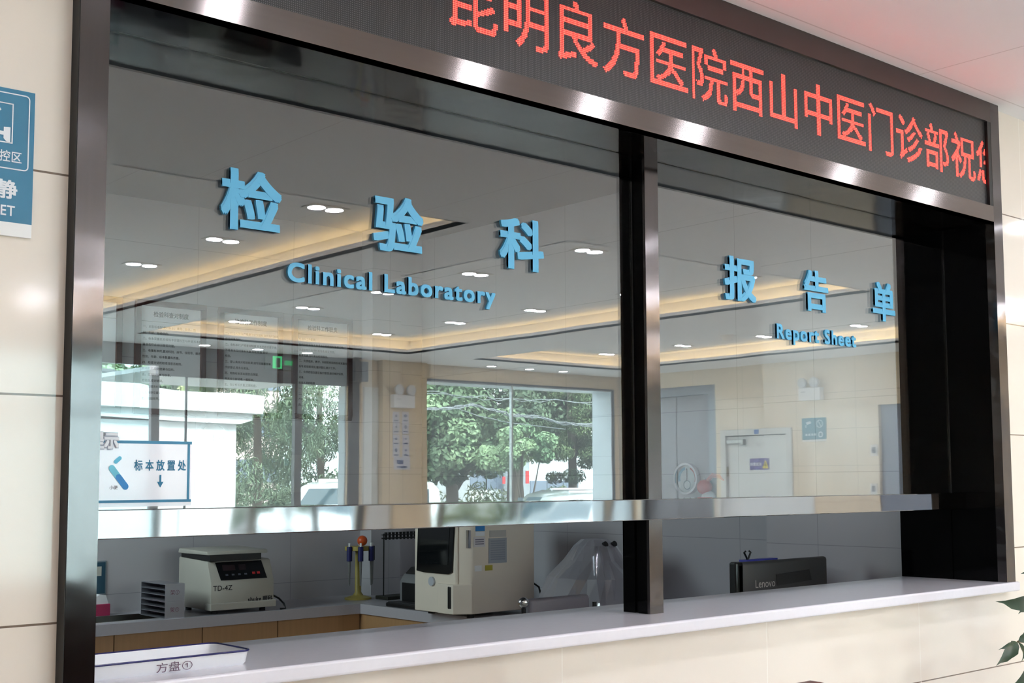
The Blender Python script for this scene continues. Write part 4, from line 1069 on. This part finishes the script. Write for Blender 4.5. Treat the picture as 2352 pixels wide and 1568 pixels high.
for x, y in ((.07, .04), (.42, .04), (.07, .35), (.42, .35)): MB().cyl((x, y, 0), (x, y, .022), .018, n=12).build('foot', rubber, t)
MB().tube([(.45, .1, .16), (.48, .08, .155), (.52, .05, .12), (.535, .04, .05), (.54, .04, .004)], .005).build('cord', black_pl, t)

# microscope under a clear plastic cover
t = thing('microscope', 'dark microscope standing under a clear plastic dust cover', 'microscope', (3.30, 2.08, zb))
mg = mat('microscope_grey', (62, 60, 66), .4)
MB().box(-.1, .1, -.08, .12, 0, .03).build('base', mg, t, bevel=.01)
MB().prism([(.12, .03), (.12, .26), (.05, .3), (.0, .3), (.05, .24), (.06, .03)], 'x', -.03, .03).build('arm', mg, t, bevel=.006)
MB().box(-.07, .07, -.06, .06, .11, .125).build('stage', mg, t)
MB().cyl((0, .0, .3), (-.02, -.02, .2), .028, .018).build('turret', chrome, t)
for s in (-.03, .03): MB().cyl((s, .02, .3), (s, -.1, .355), .016, .014, n=14).build('eyepiece', black_pl, t)
cv = glass_mat('plastic_film', .10, .6, (.86, .86, .90), 2)
n_, l_ = cv.node_tree.nodes, cv.node_tree.links
df = n_.new('ShaderNodeBsdfDiffuse'); df.inputs[0].default_value = (*lin((190, 188, 196)), 1); mm = n_.new('ShaderNodeMixShader'); mm.inputs[0].default_value = .38
om = n_['Material Output']; l_.new(om.inputs[0].links[0].from_socket, mm.inputs[1]); l_.new(df.outputs[0], mm.inputs[2]); l_.new(mm.outputs[0], om.inputs[0])
t = thing('dust_cover', 'clear crumpled plastic dust cover draped over the microscope', 'cover', (3.30, 2.08, zb))
ring0 = [(-.24, -.26), (-.05, -.30), (.2, -.26), (.3, -.05), (.27, .2), (.05, .26), (-.2, .22), (-.3, 0)]
lev = [(.0, 1.0, 0), (.1, .92, .012), (.2, .78, .016), (.28, .5, .012), (.345, .34, .008), (.375, .2, 0)]
cb = MB(); vs_ = []; rr = random.Random(3); N8 = 32
for z, s, j in lev:
    for k in range(N8):
        u = k / N8 * 8; i = int(u); f = u - i
        x = ring0[i][0] * (1 - f) + ring0[(i + 1) % 8][0] * f; y = ring0[i][1] * (1 - f) + ring0[(i + 1) % 8][1] * f
        vs_.append((x * s + rr.uniform(-j, j) - (1 - s) * .02, y * s + rr.uniform(-j, j), z + rr.uniform(-j, j) * .3))
fs_ = [(i * N8 + k, i * N8 + (k + 1) % N8, (i + 1) * N8 + (k + 1) % N8, (i + 1) * N8 + k) for i in range(len(lev) - 1) for k in range(N8)] + [tuple((len(lev) - 1) * N8 + k for k in range(N8))]
cb.add(vs_, fs_); cb.build('film', cv, t)
MB().add([(-.07, -.3, .37), (-.05, -.3, .37), (-.09, -.31, .1), (-.10, -.31, .1)], [(0, 1, 2, 3)]).build('crease', mat('film_crease', (200, 200, 206), .3), t)

# grey chair behind the counter
t = thing('lab_chair', 'grey backed laboratory chair with a chrome knob behind the counter', 'chair', (2.28, 1.32, 0))
gup = mat('grey_vinyl', (96, 92, 100), .5)
zk = 1.02
MB().box(-.155, .155, -.10, -.06, .62, zk).build('backrest', gup, t, bevel=.015, seg=3, smooth=True)
MB().cyl((-.185, -.1, .45), (-.185, -.1, zk - .03), .009, n=10).cyl((.175, -.1, .45), (.175, -.1, zk - .03), .009, n=10).build('back_post', black_pl, t)
MB().sphere((-.185, -.1, zk - .01), .02).build('knob', chrome, t, smooth=True)
MB().box(-.2, .2, -.12, .26, .42, .47).build('seat', gup, t, bevel=.02, smooth=True)
for sx in (-.17, .17):
    for sy in (-.09, .23): MB().cyl((sx, sy, 0), (sx * .9, sy, .43), .012, n=10).build('leg', chrome, t)

# desk, monitor, folder, dial
t = thing('reception_desk', 'plain white desk behind the right part of the counter', 'desk', (0, 0, 0))
MB().box(2.5, 3.44, .45, 1.15, .72, .75).build('desk_top', white_pl, t); MB().box(2.5, 2.53, .46, 1.14, 0, .72).box(3.40, 3.43, .46, 1.14, 0, .72).build('side_panel', white_pl, t)
t = thing('monitor', 'black desktop monitor seen from behind at the right of the counter', 'monitor', (3.03, .75, .75))
mb_m = mat('monitor_back', (46, 45, 45), .5, var=.05)
MB().box(-.29, .275, .0, .03, .06, .395).build('housing', mb_m, t, bevel=.012, seg=3, smooth=True)
MB().box(-.296, -.25, -.0, .036, .058, .397).build('edge', mat('edge_black', (8, 8, 8), .3), t, bevel=.008)
MB().prism([(-.055, .297), (.165, .307), (.15, .362 - .012), (-.06, .340)], 'y', -.0015, .004).build('vent_strip', mat('vent_black', (24, 23, 23), .5), t)
label_text('brand_lettering', 'Lenovo', mat('silver_print', (196, 190, 184), .3, .6), t, -.185, .296, .042, -.0012, .0, width=.118)
MB().box(-.04, .04, .01, .05, .01, .08).build('neck', black_pl, t); MB().box(-.12, .12, -.06, .12, 0, .012).build('stand', black_pl, t, bevel=.004)
t = thing('folder_rack', 'blue document folder with a dark clip behind the monitor', 'folder', (3.22, 1.0, .7505))
MB().box(-.14, .06, -.02, .02, 0, .379).build('folder', mat('royal_blue', (44, 52, 160), .5), t)
MB().box(-.13, -.0, -.022, -.02, .34, .369).build('spine_label', paper, t)
MB().tube([(-.11, 0, .376), (-.12, 0, .392), (-.132, 0, .408), (-.122, 0, .413)], .004).tube([(-.11, 0, .376), (-.1, 0, .392), (-.09, 0, .408), (-.1, 0, .413)], .004).build('clip', black_pl, t)

a = at(1582, 1099, 0, 3.66)
t = thing('dial_thermometer', 'round dial thermometer with a chrome rim low on the right pane', 'thermometer', (3.66, a.y, a.z), -PI / 2)
disc_y(.066, .076, -.028, 0).build('rim', chrome, t); MB().cyl((0, -.012, 0), (0, -.001, 0), .068, n=32).build('face', mat('dial_face', (196, 206, 208), .4), t)
b = MB(); b.add([(.058 * math.cos(a_), -.0128, .058 * math.sin(a_)) for a_ in np.linspace(1.8, 3.4, 10)] + [(.044 * math.cos(a_), -.0128, .044 * math.sin(a_)) for a_ in np.linspace(3.4, 1.8, 10)], [tuple(range(20))]); b.build('cold_band', mat('dial_blue', (90, 150, 176), .5), t)
b = MB(); b.add([(.058 * math.cos(a_), -.0128, .058 * math.sin(a_)) for a_ in np.linspace(-.3, 1.2, 10)] + [(.05 * math.cos(a_), -.0128, .05 * math.sin(a_)) for a_ in np.linspace(1.2, -.3, 10)], [tuple(range(20))]); b.build('hot_band', mat('dial_red', (176, 70, 60), .5), t)
MB().box(-.002, .002, -.0145, -.013, -.01, .05).build('needle', ink, t)
bb = disc_y(.019, .023, -.0135, -.012, 24); bb.v = [(v[0], v[1], v[2] - .03) for v in bb.v]; bb.build('small_dial', mat('dial_grey', (90, 110, 120), .5), t)
a = at(1628, 1118, 0, 3.66)
t = thing('flower_ornament', 'small red and white hanging flower ornament beside the dial thermometer', 'ornament', (3.66, a.y, a.z), -PI / 2)
redp = mat('ornament_red', (186, 58, 56), .5)
MB().sphere((0, -.03, .0), .045, sc=(1, .5, .8)).build('red_body', redp, t, smooth=True)
MB().sphere((.025, -.03, -.05), .04, sc=(1.1, .5, .8)).build('white_body', mat('ornament_white', (206, 204, 204), .5), t, smooth=True)
MB().tube([(.02, -.03, .03), (.05, -.03, .055), (.09, -.03, .05), (.12, -.03, .03)], [.01, .012, .01, .003], 8).build('petal', mat('ornament_pink', (196, 110, 100), .5), t, smooth=True)
MB().box(-.003, .003, -.03, 0, .03, .04).build('hook', chrome, t)

# ------------------------------------------------------------------ enamel tray on the counter
t = thing('enamel_tray', 'white enamel tray with a blue rim at the left end of the counter', 'tray', (.105, .14, 1.08))
en = mat('white_enamel', (240, 240, 243), .18, var=.01); bl = mat('cobalt_rim', (30, 30, 90), .25)
def rrect(hx, hy, r, n_=6):
    p = []
    for cx, cy_, a0 in ((hx - r, hy - r, 0), (-hx + r, hy - r, PI / 2), (-hx + r, -hy + r, PI), (hx - r, -hy + r, 1.5 * PI)):
        for i in range(n_): p.append((cx + r * math.cos(a0 + PI / 2 * i / (n_ - 1)), cy_ + r * math.sin(a0 + PI / 2 * i / (n_ - 1))))
    return p
def loft(rings):
    b = MB(); vs = []; m_ = len(rings[0][0])
    for r, z in rings: vs += [(x, y, z) for x, y in r]
    fs = [(i * m_ + k, i * m_ + (k + 1) % m_, (i + 1) * m_ + (k + 1) % m_, (i + 1) * m_ + k) for i in range(len(rings) - 1) for k in range(m_)]
    fs += [tuple(range(m_ - 1, -1, -1)), tuple(range((len(rings) - 1) * m_, len(rings) * m_))]
    return b.add(vs, fs)
HX, HY = .247, .080
loft([(rrect(HX - .008, HY - .008, .015), 0), (rrect(HX - .003, HY - .003, .02), .006), (rrect(HX, HY, .02), .029), (rrect(HX - .003, HY - .003, .02), .029), (rrect(HX - .008, HY - .008, .018), .005)]).build('dish', en, t, smooth=True)
rp = [(x, y, .0295) for x, y in rrect(HX + .001, HY + .001, .02)]; MB().tube(rp + [rp[0]], .0022, 6).build('rim', bl, t)
q = at(357, 1547, 1, .0625); q2 = at(440, 1540, 1, .0625)
label_text('lettering', '方盘①', mat('purple_marker', (92, 62, 84), .6), t, q.x - .105, .0055, .0205, -HY - .0008, .0, width=q2.x - q.x)

# ------------------------------------------------------------------ lobby foreground
# waiting chair whose top edge shows at the bottom
q = at(1862, 1564, 1, -.62)
t = thing('waiting_chair', 'brown topped waiting chair standing before the counter', 'chair', (q.x, -.62, 0))
br = mat('brown_leather', (112, 62, 48), .35, var=.08)
zt = q.z - .008
bk = MB(); pts = [(-.2, 0, zt - .45), (.2, 0, zt - .45), (.205, 0, zt - .1), (.16, 0, zt - .03), (.05, 0, zt), (-.05, 0, zt), (-.16, 0, zt - .03), (-.205, 0, zt - .1)]
bk.prism([(p_[0], p_[2]) for p_ in pts], 'y', .0, .05).build('backrest', br, t, bevel=.012, seg=3, smooth=True)
MB().box(-.22, .22, -.44, .02, .40, .46).build('seat', br, t, bevel=.02, smooth=True)
for sx in (-.19, .19):
    for sy in (-.4, .0): MB().cyl((sx, sy, 0), (sx, sy, .41), .014, n=12).build('leg', chrome, t)
    MB().cyl((sx, .02, .41), (sx, .02, zt - .2), .014, n=12).build('back_post', chrome, t)

# dark bench out in the lobby, only met in the reflections of the steel
t = thing('waiting_bench', 'dark maroon waiting bench in the lobby reflected at the foot of the left steel post', 'bench', (1.45, -3.3, 0))
mr = mat('maroon_vinyl', (46, 22, 22), .5, var=.06)
MB().box(-1.2, 1.2, 0, .5, .38, .46).build('seat', mr, t, bevel=.03, smooth=True)
MB().box(-1.2, 1.2, -.08, 0, .36, 1.02).build('backrest', mr, t, bevel=.03, smooth=True)
for sx in (-1.1, 1.1):
    for sy in (-.03, .44): MB().cyl((sx, sy, 0), (sx, sy, .39), .02, n=12).build('leg', black_pl, t)

# potted plant at the right edge
YP = -.30
pot_x = at(2440, 1500, 1, YP).x
t = thing('potted_plant', 'glossy green potted plant reaching in at the right edge', 'plant', (pot_x, YP - .02, 0))
leafm = mat('glossy_leaf', (17, 46, 22), .28, var=.3, scale=14, spec=.35)
MB().lathe([(.13, 0), (.15, .02), (.19, .36), (.2, .37), (.2, .4), (.17, .4), (.165, .35)]).build('pot', mat('pale_pot', (214, 210, 204), .4), t, smooth=True)
MB().lathe([(.0, .34), (.165, .34), (.165, .355), (.0, .36)]).build('soil', mat('soil', (58, 44, 34), .9), t)
stem = mat('woody_stem', (96, 84, 56), .7)
lv = MB(); tw = MB()
def leaf(base, tip, w, bend=.02, twist=0.):
    base, tip = Vector(base), Vector(tip); d = tip - base; L = d.length; d.normalize()
    nrm = Vector((0, -1, .25)); nrm = (nrm - d * nrm.dot(d)).normalized(); s = d.cross(nrm)
    s = (s * math.cos(twist) + nrm * math.sin(twist)); nrm = s.cross(d)
    vs = []; n_ = 9
    for i in range(n_):
        u = i / (n_ - 1); c = base + d * L * u + nrm * bend * math.sin(PI * u) + Vector((0, 0, -.3 * bend * u * u))
        ww = w * .78 * (math.sin(PI * min(1, u * 1.02) ** .8) ** .9 if 0 < u < 1 else 0) * .5
        if u > .8: ww *= (1 - u) / .2 * .75 + .12 if u < 1 else 0
        rip = .12 * ww * math.sin(i * 2.4)
        vs += [c - s * (ww + rip) + nrm * ww * .25, c, c + s * (ww - rip) + nrm * ww * .25]
    fs = []
    for i in range(n_ - 1):
        a = i * 3; fs += [(a, a + 1, a + 4, a + 3), (a + 1, a + 2, a + 5, a + 4)]
    loc = t.location
    lv.add([v - loc for v in vs], fs)
def W2(px, py, y=YP): return at(px, py, 1, y)
leaf(W2(2368, 1376), W2(2286, 1373), .07, .035, .5)
leaf(W2(2362, 1368), W2(2338, 1408, YP - .03), .045, .01)
leaf(W2(2338, 1472), W2(2372, 1445), .045, .01)
leaf(W2(2337, 1474), W2(2287, 1526), .05, .015, -.3)
leaf(W2(2330, 1474), W2(2292, 1490), .02, .01)
leaf(W2(2338, 1474), W2(2343, 1522), .055, .012, .2)
leaf(W2(2368, 1532), W2(2322, 1572), .09, .02, .2)
leaf(W2(2385, 1560), W2(2330, 1600), .08, .02, .1)
leaf(W2(2375, 1300), W2(2344, 1313), .05, .02, .2)
rr = random.Random(9)
for k in range(34):
    a = rr.uniform(0, 2 * PI); h_ = rr.uniform(.55, 1.25); r_ = rr.uniform(.03, .16)
    b0 = Vector((pot_x + .08 + r_ * math.cos(a), YP - .02 + r_ * .6 * math.sin(a) - .03, h_)); tp = b0 + Vector((math.cos(a) * .12 + .05, math.sin(a) * .1 - .02, rr.uniform(-.06, .05)))
    if b0.y > -.05: b0.y = -.06
    if tp.y > -.03: tp.y = -.04
    if min(b0.x, tp.x) > W2(2362, 1450).x:
        leaf(b0, tp, .06, .015, rr.uniform(-.5, .5))
        s0 = Vector((pot_x + .005, YP - .02, max(.5, min(1.2, b0.z - .07)))); md = (s0 + b0) / 2 + Vector((0, 0, .02))
        tw.tube([s0 - t.location, md - t.location, b0 - t.location], [.005, .004, .002], 6)
lv.build('foliage', leafm, t, smooth=True)
def twig(pts, r0, r1): tw.tube([Vector(p_) - t.location for p_ in pts], [r0 + (r1 - r0) * i / (len(pts) - 1) for i in range(len(pts))], 8)
c0 = Vector((pot_x, YP - .02, .34))
twig([c0, c0 + Vector((.01, 0, .3)), c0 + Vector((0, 0, .6)), c0 + Vector((.01, 0, .88))], .014, .006)
twig([c0 + Vector((.005, 0, .4)), W2(2385, 1475), W2(2338, 1473)], .007, .003)
twig([c0 + Vector((.0, 0, .6)), W2(2395, 1385), W2(2366, 1374)], .007, .003)
twig([c0 + Vector((.0, 0, .35)), W2(2400, 1545), W2(2372, 1530)], .007, .003)
tw.build('stem', stem, t, smooth=True)
